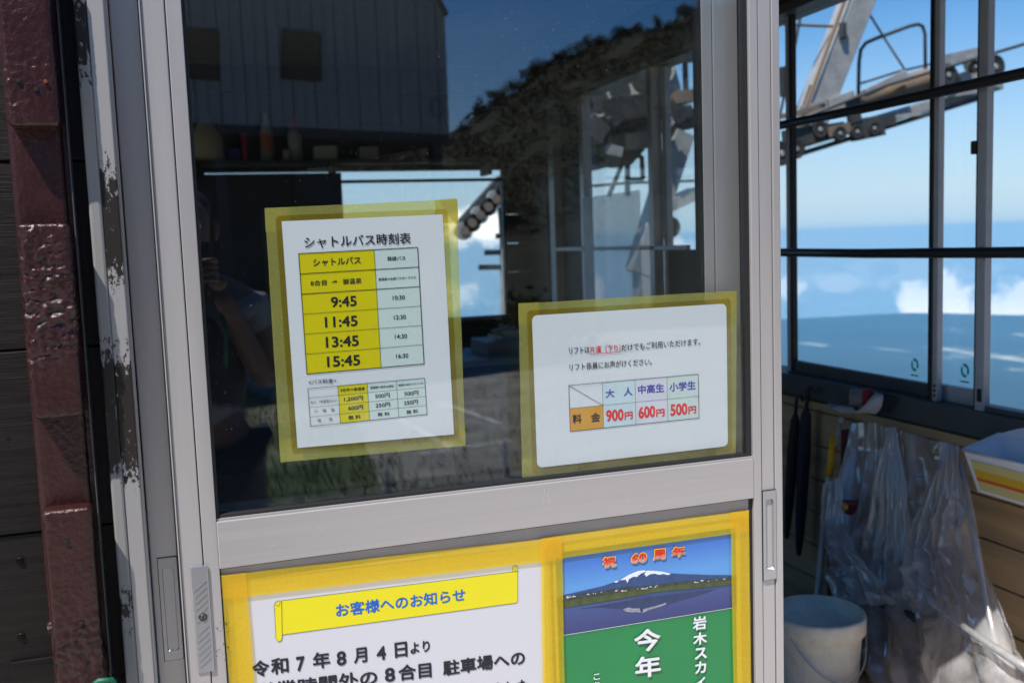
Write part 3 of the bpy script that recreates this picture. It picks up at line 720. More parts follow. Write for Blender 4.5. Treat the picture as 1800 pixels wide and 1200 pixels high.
L = lambda s, lb, rb, h, m='ink', b=.012: letter(s, lb, rb, h, m, tt, YI, b)
L('シャトルバス時刻表', (535.6, 436.8), (722.5, 428.5), 20.5, b=.014)
L('シャトルバス', (550.7, 469), (634.6, 464.5), 14, b=.02)
L('路線バス', (681.2, 458.7), (713, 457.4), 7.8)
L('8合目', (546.2, 502.8), (574.3, 501.3), 9.8, b=.008); L('⇒', (584, 498.7), (593.7, 497.9), 6); L('嶽温泉', (602.9, 500.0), (635.8, 498.1), 10)
L('嶽温泉⇒弘前バスターミナル', (665.5, 493.8), (732, 489.8), 5.2, b=.008)
L('9:45', (582.2, 540.4), (627.4, 538), 18.7, b=.022); L('11:45', (571.6, 576), (629, 573), 19, b=.022)
L('13:45', (573.2, 611.3), (631.2, 608), 19.3, b=.022); L('15:45', (575.4, 645.5), (633.5, 642), 19.3, b=.022)
for s, a_, b_ in (('10:30', (690.4, 527.5), (711.8, 526.4)), ('12:30', (692.4, 561.8), (713.8, 560.8)), ('14:30', (694.2, 595.5), (715.8, 594.4)), ('16:30', (696.5, 629.8), (717.9, 628.6))):
    L(s, a_, b_, 7.8)
L('<バス料金>', (542.4, 675.9), (591.2, 672.3), 8, 'ink_navy', .008)
L('8合目⇒嶽温泉', (598.6, 688.3), (641.6, 685.2), 5.7, b=.008); L('嶽温泉⇒岩木山神社', (651.1, 683.2), (692, 680.2), 4.3, b=.006)
L('嶽温泉⇒弘前バスターミナル', (700.4, 678.6), (744, 674.7), 3.6, b=.006)
L('大人（中学生以上）', (545.6, 709.8), (592, 705.4), 5.2, b=.006); L('小　学　生', (552, 725.2), (588.6, 722.0), 5, b=.006); L('幼　　児', (558.1, 741), (584.3, 738.6), 5.2, b=.006)
L('1,200円', (604.8, 706), (638.4, 703), 8.3, b=.018); L('600円', (612.4, 721.6), (638.4, 719.3), 8.3, b=.018); L('無 料', (612.4, 737.5), (634.1, 735.5), 7.4, b=.016)
L('500円', (659.7, 700.4), (685.3, 698.1), 8.2, b=.014); L('250円', (660.6, 716.9), (686.1, 714.5), 8.2, b=.014); L('無 料', (663.9, 732), (685, 730.1), 7.2, b=.012)
L('500円', (710.8, 696.2), (735.7, 694), 8.2, b=.014); L('250円', (710.2, 712.3), (735, 709.9), 8.2, b=.014); L('無 料', (714.6, 727.8), (735, 725.5), 7.2, b=.012)
YK = YP+.0006
tape((465, 366), (805, 350), (806, 391), (467, 408), tt, YK, 'tape_in')
tape((465.5, 366), (507, 364), (534.5, 808), (493, 812), tt, YK+.0002, 'tape_in')
tape((764, 352), (803, 349), (818, 783), (781, 786), tt, YK+.0004, 'tape_in')
tape((493, 772), (817.5, 744), (818.5, 783), (493.5, 812), tt, YK+.0006, 'tape_in')
tape((771, 351), (803, 348.5), (806, 388), (797, 389), tt, YK+.0008, 'tape_in')

# --- fare notice taped to the inside of the glass
fn = thing('fare_notice', at(1105, 675, YP), 'white landscape sheet with rounded corners and a red lift fare table, framed in yellow tape', 'notice')
Q = quadpx([(935, 554.5), (1277, 533.5), (1279.5, 783.5), (944.5, 822)], YP)
sheet(Q, 'paper', 'paper', fn, rnd=.008)
film(Q, fn)
TF = [(999.8, 677.3), (1227.3, 657.5), (1228.7, 734.2), (1002.4, 758.1)]
fq = quadpx(TF, YT); wf = (fq[1]-fq[0]).length
g1, g2, g3 = [((at(x, y, YT)-fq[0]).length)/wf for (x, y) in ((1058.7, 672.3), (1116, 667.4), (1172.4, 662.2))]
def cell(u0, u1, v0, v1, m): MB().poly([lerpq(fq, u0, v0), lerpq(fq, u1, v0), lerpq(fq, u1, v1), lerpq(fq, u0, v1)]).build('printed_cell', m, fn)
cell(0, g1, .5, 1, 'print_orange'); cell(g1, g2, 0, 1, 'print_paleblue'); cell(g2, g3, 0, 1, 'print_lilac'); cell(g3, 1, 0, 1, 'print_palegreen')
grid(TF, [g1, g2, g3], 2, .0007, .0004, fn, YI)
dq = quadpx(TF, YI); lines([(dq[0], lerpq(dq, g1, .5))], .0007, fn, YI)
L = lambda s, lb, rb, h, m='ink', b=.006: letter(s, lb, rb, h, m, fn, YI, b)
L('リフトは', (1000.6, 622.5), (1036.2, 620.0), 11.5); L('片道（下り）', (1037, 620.6), (1091, 616.8), 12.5, 'ink_red')
lines([((1037, 622.2), (1091, 618.2))], .0008, fn, YI, 'ink_red', 'underline')
L('だけでもご利用いただけます。', (1092.5, 617.2), (1231, 606.2), 12.5)
L('リフト係員にお声がけください。', (1001.2, 651.9), (1146, 641.5), 12.8)
L('大　人', (1064.8, 699.7), (1112, 694.8), 15.5, 'ink_purple', .028); L('中高生', (1121.7, 692.8), (1167.5, 689), 15.8, 'ink_purple', .026); L('小学生', (1177, 688.4), (1222.9, 684.3), 16, 'ink_purple', .026)
L('料　金', (1006.5, 744.6), (1055.5, 740.6), 16.5, 'ink', .026)
for s, a_, b_, c_, d_ in (('900', (1065.7, 741.5), (1096.5, 738.6), (1098, 737.8), (1112.4, 736)), ('600', (1122.6, 735.7), (1152, 732.9), (1153.5, 733), (1168.4, 731.3)), ('500', (1178.6, 731.3), (1208.5, 728.3), (1210, 728), (1223.8, 726))):
    L(s, a_, b_, 21, 'ink_red', .034); L('円', c_, d_, 13.5, 'ink_red', .034)
tape((911, 533.5), (1295, 511), (1295, 548), (912, 571), fn, YK, 'tape_in')
tape((911, 533), (947, 531), (955, 839), (918, 843.5), fn, YK+.0002, 'tape_in')
tape((1260, 513), (1295.5, 511), (1293.5, 797.5), (1259, 802), fn, YK+.0004, 'tape_in')
tape((917, 806), (1293, 762), (1293.5, 797.5), (918, 843), fn, YK+.0006, 'tape_in')

# --- posters on the lower panel, outside
YO = .0062
nn = thing('notice_poster', at(690, 1110, YO), 'white poster with a yellow scroll banner and blue heading on the lower door panel', 'poster')
NTL, NTR = at(420, 1036, YO), at(962, 968, YO)
hN = .42
q = [NTL, NTR, NTR-Vector((0, 0, hN)), NTL-Vector((0, 0, hN))]
sheet(q, 'paper', 'paper2', nn, thick=.0003)
pq = [q[0]+Vector((-.008, .0004, .009)), q[1]+Vector((.008, .0004, .009)), q[2]+Vector((.008, .0004, -.008)), q[3]+Vector((-.008, .0004, -.008))]
sheet(pq, 'laminate_pouch', 'pouch', nn, thick=.0001, rnd=.006)
YN = YO-.0004; YN2 = YO-.0008
bn = MB().poly([at(495, 1055, YN), at(910, 1003, YN), at(910, 1056, YN), at(907, 1059, YN), at(496, 1115, YN)]).build('banner', 'print_banner', nn)
sp_ = [at(x, y, YN-.0002) for (x, y) in ((482, 1064), (484, 1058), (489, 1055), (494, 1057), (495, 1062), (496, 1120), (494, 1125), (489, 1127), (485, 1122))]
MB().poly(sp_).build('scroll_roll', 'print_banner', nn)
sq_ = [at(x, y, YN-.0002) for (x, y) in ((901, 1004), (900.5, 998), (903, 994), (907, 993), (910, 996), (910, 1003))]
MB().poly(sq_).build('scroll_roll', 'print_banner', nn)
ol = []
for loop in (sp_, sq_, [at(495, 1055, YN), at(910, 1003, YN), at(910, 1056, YN), at(907, 1059, YN), at(496, 1115, YN)]):
    for k in range(len(loop)): ol.append((loop[k]+Vector((0, -.0002, 0)), loop[(k+1) % len(loop)]+Vector((0, -.0002, 0))))
lines(ol[:9], .0004, nn, YN2, name='outline'); lines(ol[9:15], .0004, nn, YN2, name='outline'); lines(ol[15:], .0004, nn, YN2, name='outline')
lines([(at(484, 1062, YN2), at(490, 1065, YN2)), (at(490, 1065, YN2), at(492, 1059, YN2))], .0004, nn, YN2, name='outline'); lines([(at(902, 1000, YN2), at(907, 1001, YN2)), (at(907, 1001, YN2), at(907, 996, YN2))], .0004, nn, YN2, name='outline')
L = lambda s, lb, rb, h, m='ink', b=.02: letter(s, lb, rb, h, m, nn, YN2, b)
L('お客様へのお知らせ', (591, 1084.5), (818.5, 1055.5), 24, 'ink_blue', .02)
for s, x0, x1, h in (('令', 443.3, 474.5, 29), ('和', 477, 508, 29), ('7', 521.7, 536.7, 26), ('年', 550.7, 581, 29), ('8', 592.5, 609.3, 25.5), ('月', 622.5, 646, 27), ('4', 662.5, 679, 24.5), ('日', 694.5, 716.7, 27)):
    yb = 1190.5-(x0-443.3)*.1375; L(s, (x0, yb), (x1, yb-(x1-x0)*.135), h, b=.026)
L('より', (721.7, 1149), (756, 1144), 20, b=.026)
L('営業時間外の', (450, 1229), (664, 1202), 28, b=.024); L('8', (677, 1198.5), (695, 1196.5), 25, b=.026); L('合目', (701, 1196.5), (759, 1189.5), 28, b=.026)
L('駐車場への', (779.3, 1187.8), (923.3, 1167.5), 27, b=.026)
L('運行がなくなりました', (700, 1243), (930, 1215), 25, b=.024)
# anniversary poster
ap = thing('anniversary_poster', at(1140, 1080, YO), 'poster with blue snow mountain photo over green text panel on the lower door panel', 'poster')
PTL, PTR = at(976.8, 972, YO), at(1292, 927.5, YO)
hz0 = (at(990, 1116.5, YO).z + at(1292.5, 1066.7, YO).z)/2
grad_mat('print_sky', hz0+.07, PTL.z, (.10, .30, .66, 1), (.020, .10, .50, 1))
grad_mat('print_lake', hz0, hz0+.065, (.030, .04, .16, 1), (.06, .10, .28, 1))
def shifted(m, dz):   # object coordinates start at the poster's base
    for n in MATS[m].node_tree.nodes:
        if n.type == 'MAP_RANGE': n.inputs[1].default_value -= dz; n.inputs[2].default_value -= dz
az = ORG[ap.name].z; shifted('print_sky', az); shifted('print_lake', az)
hP = .42
MB().hexa([PTL, PTR, PTR-Vector((0,0,hP)), PTL-Vector((0,0,hP))], off([PTL, PTR, PTR-Vector((0,0,hP)), PTL-Vector((0,0,hP))], .0003)).build('paper', 'print_green', ap)
yl = YO-.0003
sheet([PTL+Vector((-.010, .0004, .010)), PTR+Vector((.009, .0004, .010)), PTR+Vector((.009, .0004, -hP)), PTL+Vector((-.010, .0004, -hP))], 'laminate_pouch', 'pouch', ap, thick=.0001, rnd=.006)
def pp(zx, zy, Y): return at(940+zx*.26667, 880+zy*.26667, Y)       # coordinates of an enlarged crop
# the picture block
MB().poly([pp(138, 345, yl), pp(1320, 178, yl), pp(1326, 560, yl), pp(150, 735, yl)]).build('printed_sky', 'print_sky', ap)
MB().poly([pp(148, 700, yl-.0002), pp(1326, 520, yl-.0002), pp(1330, 700, yl-.0002), pp(160, 888, yl-.0002)]).build('printed_lake', 'print_lake', ap)
mt = [(150, 640), (190, 620), (330, 588), (450, 560), (560, 522), (620, 485), (680, 460), (720, 455), (760, 462), (850, 465), (900, 476), (1000, 482), (1150, 487), (1326, 488), (1326, 560), (150, 700)]
MB().poly([pp(x, y, yl-.0004) for x, y in mt]).build('printed_mountain', 'print_mtn', ap)
refl = [(290, 712), (480, 680), (700, 640), (1000, 605), (1190, 582), (1080, 622), (960, 655), (840, 692), (760, 715), (680, 735), (560, 712), (430, 700)]
MB().poly([pp(x, y, yl-.0004) for x, y in refl]).build('printed_reflection', 'print_mtn2', ap)
sn = [[(560, 522), (620, 485), (680, 460), (720, 455), (740, 462), (700, 478), (672, 500), (650, 498), (620, 515), (612, 540), (600, 518)],
      [(740, 458), (790, 460), (850, 466), (898, 478), (880, 488), (850, 480), (820, 486), (790, 478), (760, 482), (735, 498), (722, 480)],
      [(520, 532), (545, 524), (556, 528), (535, 538)]]
for s_ in sn: MB().poly([pp(x, y, yl-.0006) for x, y in s_]).build('printed_snow', 'print_snow', ap)
for s_ in ([(580, 712), (620, 700), (650, 708), (690, 705), (700, 735), (670, 732), (640, 735), (600, 728)], [(715, 712), (760, 700), (800, 690), (870, 668), (860, 684), (800, 705), (760, 715), (710, 738)]):
    MB().poly([pp(x, y, yl-.0006) for x, y in s_]).build('printed_snow', 'print_snow_dim', ap)
MB().poly([pp(x, y, yl-.0008) for x, y in [(148, 640), (400, 600), (640, 570), (900, 540), (1100, 522), (1326, 500), (1326, 545), (1100, 572), (800, 600), (500, 655), (148, 712)]]).build('printed_field', 'print_field', ap)
MB().poly([pp(x, y, yl-.0010) for x, y in [(148, 645), (300, 612), (420, 602), (600, 568), (700, 566), (860, 548), (1000, 528), (1150, 522), (1326, 502), (1326, 512), (1150, 534), (1000, 545), (860, 562), (700, 582), (600, 590), (420, 625), (300, 640), (148, 668)]]).build('printed_treeline', 'print_land', ap)
hs = MB()
for k in range(34):
    x = random.choice([random.uniform(180, 260), random.uniform(330, 540), random.uniform(560, 820), random.uniform(1050, 1320)])
    y = 640-(x-190)*.118+random.uniform(-6, 4); wx = random.uniform(5, 16); hy = random.uniform(4, 10)
    hs.poly([pp(x, y-hy, yl-.0012), pp(x+wx, y-hy-1, yl-.0012), pp(x+wx, y-1, yl-.0012), pp(x, y, yl-.0012)])
hs.build('printed_houses', 'print_house', ap)['kind'] = 'stuff'
lines([(pp(160, 889, yl-.001), pp(1330, 699, yl-.001))], .0006, ap, yl, 'ink_white', 'rule')
yt = YO-.0020
def LA(s, lb, rb, h, m, b): return letter(s, lb, rb, h, m, ap, yt, b)
def redgrad():
    m = bpy.data.materials.new('text_fill'); m.use_nodes = True; t = m.node_tree; p = t.nodes['Principled BSDF']
    co = N(t, 'ShaderNodeTexCoord'); s = N(t, 'ShaderNodeSeparateXYZ'); t.links.new(co.outputs['Object'], s.inputs[0])
    # print gradient red to pink to pale, along the sheet
    dd = N(t, 'ShaderNodeMath', operation='MULTIPLY_ADD', i_1=-0.0, i_2=0.0); t.links.new(s.outputs[0], dd.inputs[0])
    ad = N(t, 'ShaderNodeMath', operation='ADD'); t.links.new(dd.outputs[0], ad.inputs[0]); t.links.new(s.outputs[2], ad.inputs[1])
    z0 = at(1130, 990).z-az; z1 = at(1130, 972).z-az
    mr = N(t, 'ShaderNodeMapRange'); mr.inputs[1].default_value = z0; mr.inputs[2].default_value = z1; t.links.new(ad.outputs[0], mr.inputs[0])
    r = N(t, 'ShaderNodeValToRGB'); e = r.color_ramp.elements; e[0].color = (.25, .55, .70, 1); e[0].position = .0; e[1].color = (.70, .015, .015, 1); e[1].position = .55
    x = e.new(.25); x.color = (.65, .25, .25, 1)
    t.links.new(mr.outputs[0], r.inputs[0]); t.links.new(r.outputs[0], p.inputs['Base Color']); p.inputs['Roughness'].default_value = .4; MATS['text_fill'] = m
redgrad()
for s, lb, rb, h in (('祝', (1060.5, 997.5), (1082.5, 994.7), 18), ('60', (1110.5, 989.5), (1136.5, 986.5), 16), ('周', (1149, 983.5), (1169, 981.3), 17.5), ('年', (1182, 979.2), (1203.5, 976), 17)):
    g_ = letter(s, (lb[0]-1.6, lb[1]+1.6), (rb[0]+1.6, rb[1]+1.6), h+3.2, 'text_gold', ap, yt, .07)
    LA(s, lb, rb, h, 'text_fill', .03).location.y -= .0003
LA('今', (1115.5, 1147), (1161.5, 1141), 40, 'ink_white', .026); LA('年', (1117, 1192.5), (1162, 1186.5), 38, 'ink_white', .026)
LA('ス', (1221.3, 1159), (1242.7, 1156), 20, 'ink_white', .03); LA('岩', (1218, 1108), (1242, 1104.5), 24, 'ink_white', .026)
LA('木', (1218.7, 1134), (1242.7, 1130.7), 22, 'ink_white', .03); LA('カ', (1222, 1184), (1241.5, 1181), 21, 'ink_white', .03); LA('イ', (1222, 1211), (1240, 1208), 20, 'ink_white', .03)
LA('こ', (1043.5, 1194.7), (1054.7, 1192.7), 10.5, 'ink_white', .02); LA('ち', (1043.5, 1210), (1054.7, 1208), 12, 'ink_white', .02)
# tape strips over both posters
TY = YO-.0026
def dn(p, d): return (p[0]+d*.055, p[1]+d)
tpo = thing('tape_border', at(850, 1000, TY), 'bright yellow masking tape bordering both posters on the lower panel', 'tape')
tape((388, 1011), (988, 943.5), (990, 982.5), (392, 1053), tpo, TY, 'tape_out')
tape((952, 945.5), (1316, 896), (1317, 933), (955, 985), tpo, TY-.0003, 'tape_out')
tape((388, 1011), (432, 1006), (454, 1300), (411, 1300), tpo, TY-.0006, 'tape_out')
tape((951, 947), (988, 943), (994, 1300), (955, 1300), tpo, TY-.0009, 'tape_out')
tape((1284, 900), (1316.5, 896), (1322, 1300), (1291, 1300), tpo, TY-.0012, 'tape_out')

# ================================================================== SIDE WINDOWS
def dashwin(): pass
wa = thing('sliding_window', (RX+.05, .9, .83), 'wide aluminium sliding window beside the doorway, a green mark on its panes', 'window')
def wbox(name, y0, y1, z0, z1, x0=0.0, x1=.045, m='aluminium_win', parent=None, bev=.0015):
    return MB().box(RX+x0, RX+x1, y0, y1, z0, z1).build(name, m, parent or wa, bevel=bev)
wbox('frame_rail', -.02, 1.97, .836, .905, -.012, .11, 'aluminium_dark')  # backlit frame parts: their shade is put into the dark colour
wbox('frame_rail', -.02, 1.97, 2.15, 2.18, -.005, .11, 'aluminium_dark')
wbox('frame_stile', 1.945, 1.97, .905, 2.15, 0, .1, 'aluminium_dark')
wbox('sash_rail', 1.02, 1.72, .905, .945, .040, .062, 'aluminium_dark')
wbox('sash_rail', .83, .985, .905, .950, .040, .062, 'aluminium_win')
wbox('sash_stile', 1.708, 1.728, .905, 2.15, .035, .065)
wbox('sash_stile', 1.69, 1.708, .905, 2.15, .035, .055, 'gasket')
wbox('sash_stile', .990, 1.018, .905, 2.15, .030, .052, 'gasket')
wbox('sash_stile', .958, .976, .905, 2.15, .010, .030)
wbox('sash_stile', .976, .990, .905, 2.15, .018, .040, 'aluminium_dark')
wbox('sash_rail', -.02, .775, .905, .920, .005, .028, 'aluminium_dark')
wbox('sash_stile', .806, .830, .905, 2.15, .018, .040, 'gasket')
wbox('sash_stile', .775, .806, .905, 2.15, .0, .022)
MB().box(RX+.070, RX+.075, 1.728, 1.945, .905, 2.15).build('glass_pane', 'window_glass', wa)
MB().box(RX+.048, RX+.053, 1.018, 1.69, .945, 2.15).build('glass_pane', 'window_glass', wa)
MB().box(RX+.048, RX+.053, .83, .99, .950, 2.15).build('glass_pane', 'window_glass', wa)
MB().box(RX+.013, RX+.018, -.02, .775, .920, 2.15).build('glass_pane', 'window_glass', wa)
MB().box(RX-.008, RX+.012, .808, .824, 1.59, 1.625).build('latch', 'gasket', wa, bevel=.003)
for k in range(3):
    MB().box(RX+.008, RX+.0095, .962, .970, .918+k*.014, .926+k*.014).build('vent_slot', 'gasket', wa)
MB().box(RX-.003, RX+.001, .782, .796, .930, .965).build('lock_tab', 'gasket', wa, bevel=.001)
mg = mat('mark_green', (.0, .36, .27, 1), rough=.5)
_t = mg.node_tree; _tl = N(_t, 'ShaderNodeBsdfTranslucent'); _tl.inputs[0].default_value = (0, .42, .30, 1); _mx = N(_t, 'ShaderNodeMixShader', i_0=.6)
_t.links.new(_t.nodes['Principled BSDF'].outputs[0], _mx.inputs[1]); _t.links.new(_tl.outputs[0], _mx.inputs[2]); _t.links.new(_mx.outputs[0], _t.nodes['Material Output'].inputs[0])
for (px, py, X) in ((1608, 641, RX+.0475), (1696, 651, RX+.0475)):
    c_ = side(px, py, X); mk = MB()
    for (a0, a1) in ((60, 215), (240, 395)):
        o_, i_ = [], []
        for k in range(9):
            t_ = R(a0+(a1-a0)*k/8); o_.append((X, c_.y+.016*math.cos(t_)*1.0, c_.z+.020*math.sin(t_))); i_.append((X, c_.y+.008*math.cos(t_), c_.z+.011*math.sin(t_)))
        mk.poly(o_+i_[::-1])
    mk.box(X-.0004, X, c_.y-.016, c_.y+.016, c_.z-.034, c_.z-.030)
    mk.build('printed_mark', 'mark_green', wa)
wb = thing('sliding_window', (RX+.05, 3.2, .95), 'deeper side window of the booth seen through the door glass', 'window')
wbox('frame_rail', 2.32, 4.06, .95, 1.0, 0, .10, 'aluminium_dark', wb)
wbox('frame_rail', 2.32, 4.06, 2.15, 2.18, 0, .10, 'aluminium_dark', wb)
wbox('sash_stile', 2.70, 2.745, 1.0, 2.15, .0, .05, 'aluminium', wb)
wbox('sash_stile', 2.665, 2.70, 1.0, 2.15, .05, .08, 'aluminium_win', wb)
wbox('sash_stile', 3.50, 3.55, 1.0, 2.15, .0, .05, 'aluminium', wb)
wbox('sash_stile', 3.57, 3.60, 1.0, 2.15, .05, .08, 'aluminium_win', wb)
wbox('sash_stile', 3.94, 4.02, 1.0, 2.15, .0, .05, 'aluminium', wb)
wbox('board_panel', 3.60, 3.95, 1.0, 2.15, .05, .07, 'dark_board', wb)
wbox('sash_rail', 2.40, 3.95, 1.345, 1.365, .0, .02, 'aluminium_win', wb)
MB().box(RX+.06, RX+.065, 2.32, 3.57, 1.0, 2.15).build('glass_pane', 'window_glass', wb)
wbox('board_panel', 2.32, 2.665, 1.0, 1.345, .05, .058, 'dark_board', wb)
mat('pale_sheet', (.66, .74, .82, 1), rough=.4, alpha=.40, var=.3, vscale=6)
psh = MB().box(RX-.018, RX-.015, 2.80, 3.48, 1.02, 1.62).build('plastic_board', 'pale_sheet'); tag(psh, 'bluish see-through plastic board standing against the deeper side window', 'board')
# guard rods across the near window
for (z, lab) in ((1.765, 'upper black guard rod crossing the wide side window'), (1.332, 'lower black guard rod crossing the wide side window')):
    r_ = MB().tube([(1.955, -.02, z+.004), (1.955, .6, z), (1.955, 1.2, z-.002), (1.955, 1.98, z+.005)], .0145, 14)
    br = thing('guard_rod', (1.955, .9, z), lab, 'rod', 'guard rods across the side window')
    r_.build('rod', 'rod', br, smooth=True)
    for y_ in (-.0, 1.97): MB().box(1.95, 2.0, y_-.008, y_+.008, z-.02, z+.02).build('mounting', 'rod', br)

# ================================================================== THINGS IN THE BOOTH
mat('bucket', (.80, .72, .60, 1), rough=.55, var=.16, vscale=25)
bc = flr(1438, 1073, .40)
bk = thing('bucket', (bc.x, bc.y, 0), 'grimy white plastic bucket with thick rim on the floor by the door', 'bucket')
MB().lathe((bc.x, bc.y, 0), [(.082, 0), (.086, .004), (.112, .360), (.116, .365), (.1165, .395), (.120, .400), (.114, .402), (.108, .365), (.082, .012), (0.0, .010)], 40).build('bucket_body', 'bucket', bk, smooth=False)
MB().lathe((bc.x, bc.y, 0), [(.1175, .352), (.1212, .355), (.1218, .394), (.1185, .401), (.1155, .399), (.1145, .358)], 40).build('rim', 'bucket', bk, smooth=True)
MB().tube([(bc.x+.121*math.cos(R(a_)), bc.y+.121*math.sin(R(a_)), .36-.11*math.sin(R((a_-200)*180/140))) for a_ in range(200, 341, 10)], .002, 6).build('wire_handle', 'hardware', bk)

# broom pole
mat('pole_yellow', (.85, .45, .01, 1), rough=.4); mat('pole_white', (.55, .58, .55, 1), rough=.4); mat('grey_plastic', (.40, .40, .42, 1), rough=.4)
top = side(1465, 765, 1.93); bot = side(1437, 1045, 1.80); d_ = (bot-top)
bot = top + d_*(top.z/(top.z-bot.z))
br_ = thing('broom', (bot.x, bot.y, 0), 'broom handle with yellow and white bands leaning on the plank wall', 'broom')
def along(a_): return top+(bot-top)*a_
MB().tube([along(0), along(.17)], .0115, 12).build('grip', 'pole_yellow', br_, smooth=True)
MB().tube([along(.17), along(.22)], .0115, 12).build('band', 'pole_white', br_, smooth=True)
MB().tube([along(.22), along(.33)], .0115, 12).build('grip', 'pole_yellow', br_, smooth=True)
MB().tube([along(.33), along(.97)], .0105, 12).build('pole', 'pole_white', br_, smooth=True)
MB().box(bot.x-.13, bot.x+.13, bot.y-.02, bot.y+.02, .005, .08).build('broom_head', 'black_rubber', br_)
p0, p1 = side(1466, 785, 1.92), side(1480, 737, 1.96)
hk = MB().tube([p0, p0*.5+p1*.5, p1], [.003, .004, .006], 8); hk.lathe(tuple(p1), [(0, -.012), (.010, -.008), (.012, 0), (.008, .010), (0, .013)], 10)
tag(hk.build('utility_hook', 'grey_plastic', smooth=True), 'pale plastic hook above the yellow broom handle', 'hook')
# umbrellas
mat('navy_cloth', (.010, .013, .028, 1), rough=.7); mat('black_cloth', (.010, .010, .012, 1), rough=.7)
def umbrella(pt, pb, m, lab, r=.024):
    T_ = side(*pt, 1.955); B_ = side(*pb, 1.94); u = thing('umbrella', tuple(B_), lab, 'umbrella', 'furled umbrellas on the plank wall')
    D_ = B_-T_; f = lambda a_: T_+D_*a_
    MB().tube([f(.10), f(.14), f(.35), f(.7), f(.93), f(1.0)], [.010, r*.8, r, r*.86, r*.55, .008], 9).build('furled_cloth', m, u)
    hook = [f(.12)]+[f(-.005)+Vector((-.0, .018*math.cos(R(a_))+.0-.018, .018*math.sin(R(a_)))) for a_ in range(0, 200, 25)]
    MB().tube(hook, .006, 8).build('handle', 'black_rubber', u, smooth=True)
umbrella((1419, 690), (1404, 975), 'navy_cloth', 'dark navy furled umbrella hanging on the plank wall', .023)
umbrella((1400, 705), (1383, 945), 'black_cloth', 'black furled umbrella half behind the door edge', .020)

# maroon folding panel and bag behind the plastic
mat('maroon', (.115, .012, .022, 1), rough=.5)
P_ = [side(1478, 755, 1.975), side(1500, 752, 1.975), side(1500, 905, 1.96), side(1476, 900, 1.96)]
mr_ = MB().hexa(P_, [p+Vector((.02, 0, 0)) for p in P_]); tag(mr_.build('maroon_board', 'maroon', bevel=.002), 'narrow maroon board standing beside the clear plastic sheet', 'board')
mc = side(1492, 868, 1.90)
bagm = MB(); bagm.lathe((mc.x, mc.y, 0), [(.055, 0), (.058, .01), (.072, mc.z-.02), (.076, mc.z-.015), (.076, mc.z), (.068, mc.z), (.052, .03), (0, .02)], 26)
tag(bagm.build('waste_bin', 'maroon', smooth=True), 'maroon bin half hidden behind the clear plastic sheets', 'bin')
# dark crate behind the plastic
cp = side(1700, 930, 1.90)
ct = thing('storage_crate', (1.83, .95, 0), 'dark grey lidded storage crate behind the plastic sheets', 'crate')
mat('crate_dark', (.035, .037, .042, 1), rough=.35)
MB().box(1.76, 1.95, .72, 1.08, 0.0, .36).build('crate_body', 'crate_dark', ct, bevel=.015)
MB().box(1.75, 1.96, .71, 1.09, .361, .39).build('lid', 'crate_dark', ct, bevel=.01)

# clear plastic sheets, creased
def plastic_mat(name, dens, milky, rough):
    m = bpy.data.materials.new(name); m.use_nodes = True; t = m.node_tree; t.nodes.clear()
    o = N(t, 'ShaderNodeOutputMaterial'); tr = N(t, 'ShaderNodeBsdfTransparent'); tr.inputs[0].default_value = (.96, .96, .97, 1)
    df = N(t, 'ShaderNodeBsdfDiffuse'); df.inputs[0].default_value = milky; gl = N(t, 'ShaderNodeBsdfGlossy', i_Roughness=rough)
    tl = N(t, 'ShaderNodeBsdfTranslucent'); tl.inputs[0].default_value = milky
    dm = N(t, 'ShaderNodeMixShader', i_0=.4); t.links.new(df.outputs[0], dm.inputs[1]); t.links.new(tl.outputs[0], dm.inputs[2])
    co = N(t, 'ShaderNodeTexCoord'); mpn = N(t, 'ShaderNodeMapping'); mpn.inputs['Scale'].default_value = (1, 1, .3); t.links.new(co.outputs['Object'], mpn.inputs[0])
    n = N(t, 'ShaderNodeTexNoise', i_Scale=6.0, i_Detail=4.0, i_Distortion=1.6); t.links.new(mpn.outputs[0], n.inputs['Vector'])
    vo = N(t, 'ShaderNodeTexVoronoi', i_Scale=13.0, feature='F1'); t.links.new(mpn.outputs[0], vo.inputs['Vector'])
    hsum = N(t, 'ShaderNodeMath', operation='ADD'); t.links.new(n.outputs[0], hsum.inputs[0]); t.links.new(vo.outputs['Distance'], hsum.inputs[1])
    bp = N(t, 'ShaderNodeBump', i_Strength=.28, i_Distance=.02); t.links.new(hsum.outputs[0], bp.inputs['Height']); t.links.new(bp.outputs[0], gl.inputs['Normal'])
    mr = N(t, 'ShaderNodeMapRange'); mr.inputs[1].default_value = .35; mr.inputs[2].default_value = .7; mr.inputs[3].default_value = dens*.5; mr.inputs[4].default_value = dens*1.5; t.links.new(n.outputs[0], mr.inputs[0])
    a = N(t, 'ShaderNodeMixShader'); t.links.new(mr.outputs[0], a.inputs[0]); t.links.new(tr.outputs[0], a.inputs[1]); t.links.new(dm.outputs[0], a.inputs[2])
    lw = N(t, 'ShaderNodeLayerWeight', i_Blend=.35); t.links.new(bp.outputs[0], lw.inputs['Normal'])
    ml = N(t, 'ShaderNodeMath', operation='MULTIPLY_ADD', i_1=.6, i_2=.08, use_clamp=True); t.links.new(lw.outputs['Facing'], ml.inputs[0])
    b = N(t, 'ShaderNodeMixShader'); t.links.new(ml.outputs[0], b.inputs[0]); t.links.new(a.outputs[0], b.inputs[1]); t.links.new(gl.outputs[0], b.inputs[2])
    t.links.new(b.outputs[0], o.inputs[0]); MATS[name] = m
plastic_mat('clear_plastic', .48, (.80, .80, .83, 1), .10)
plastic_mat('milky_plastic', .62, (.72, .72, .73, 1), .22)
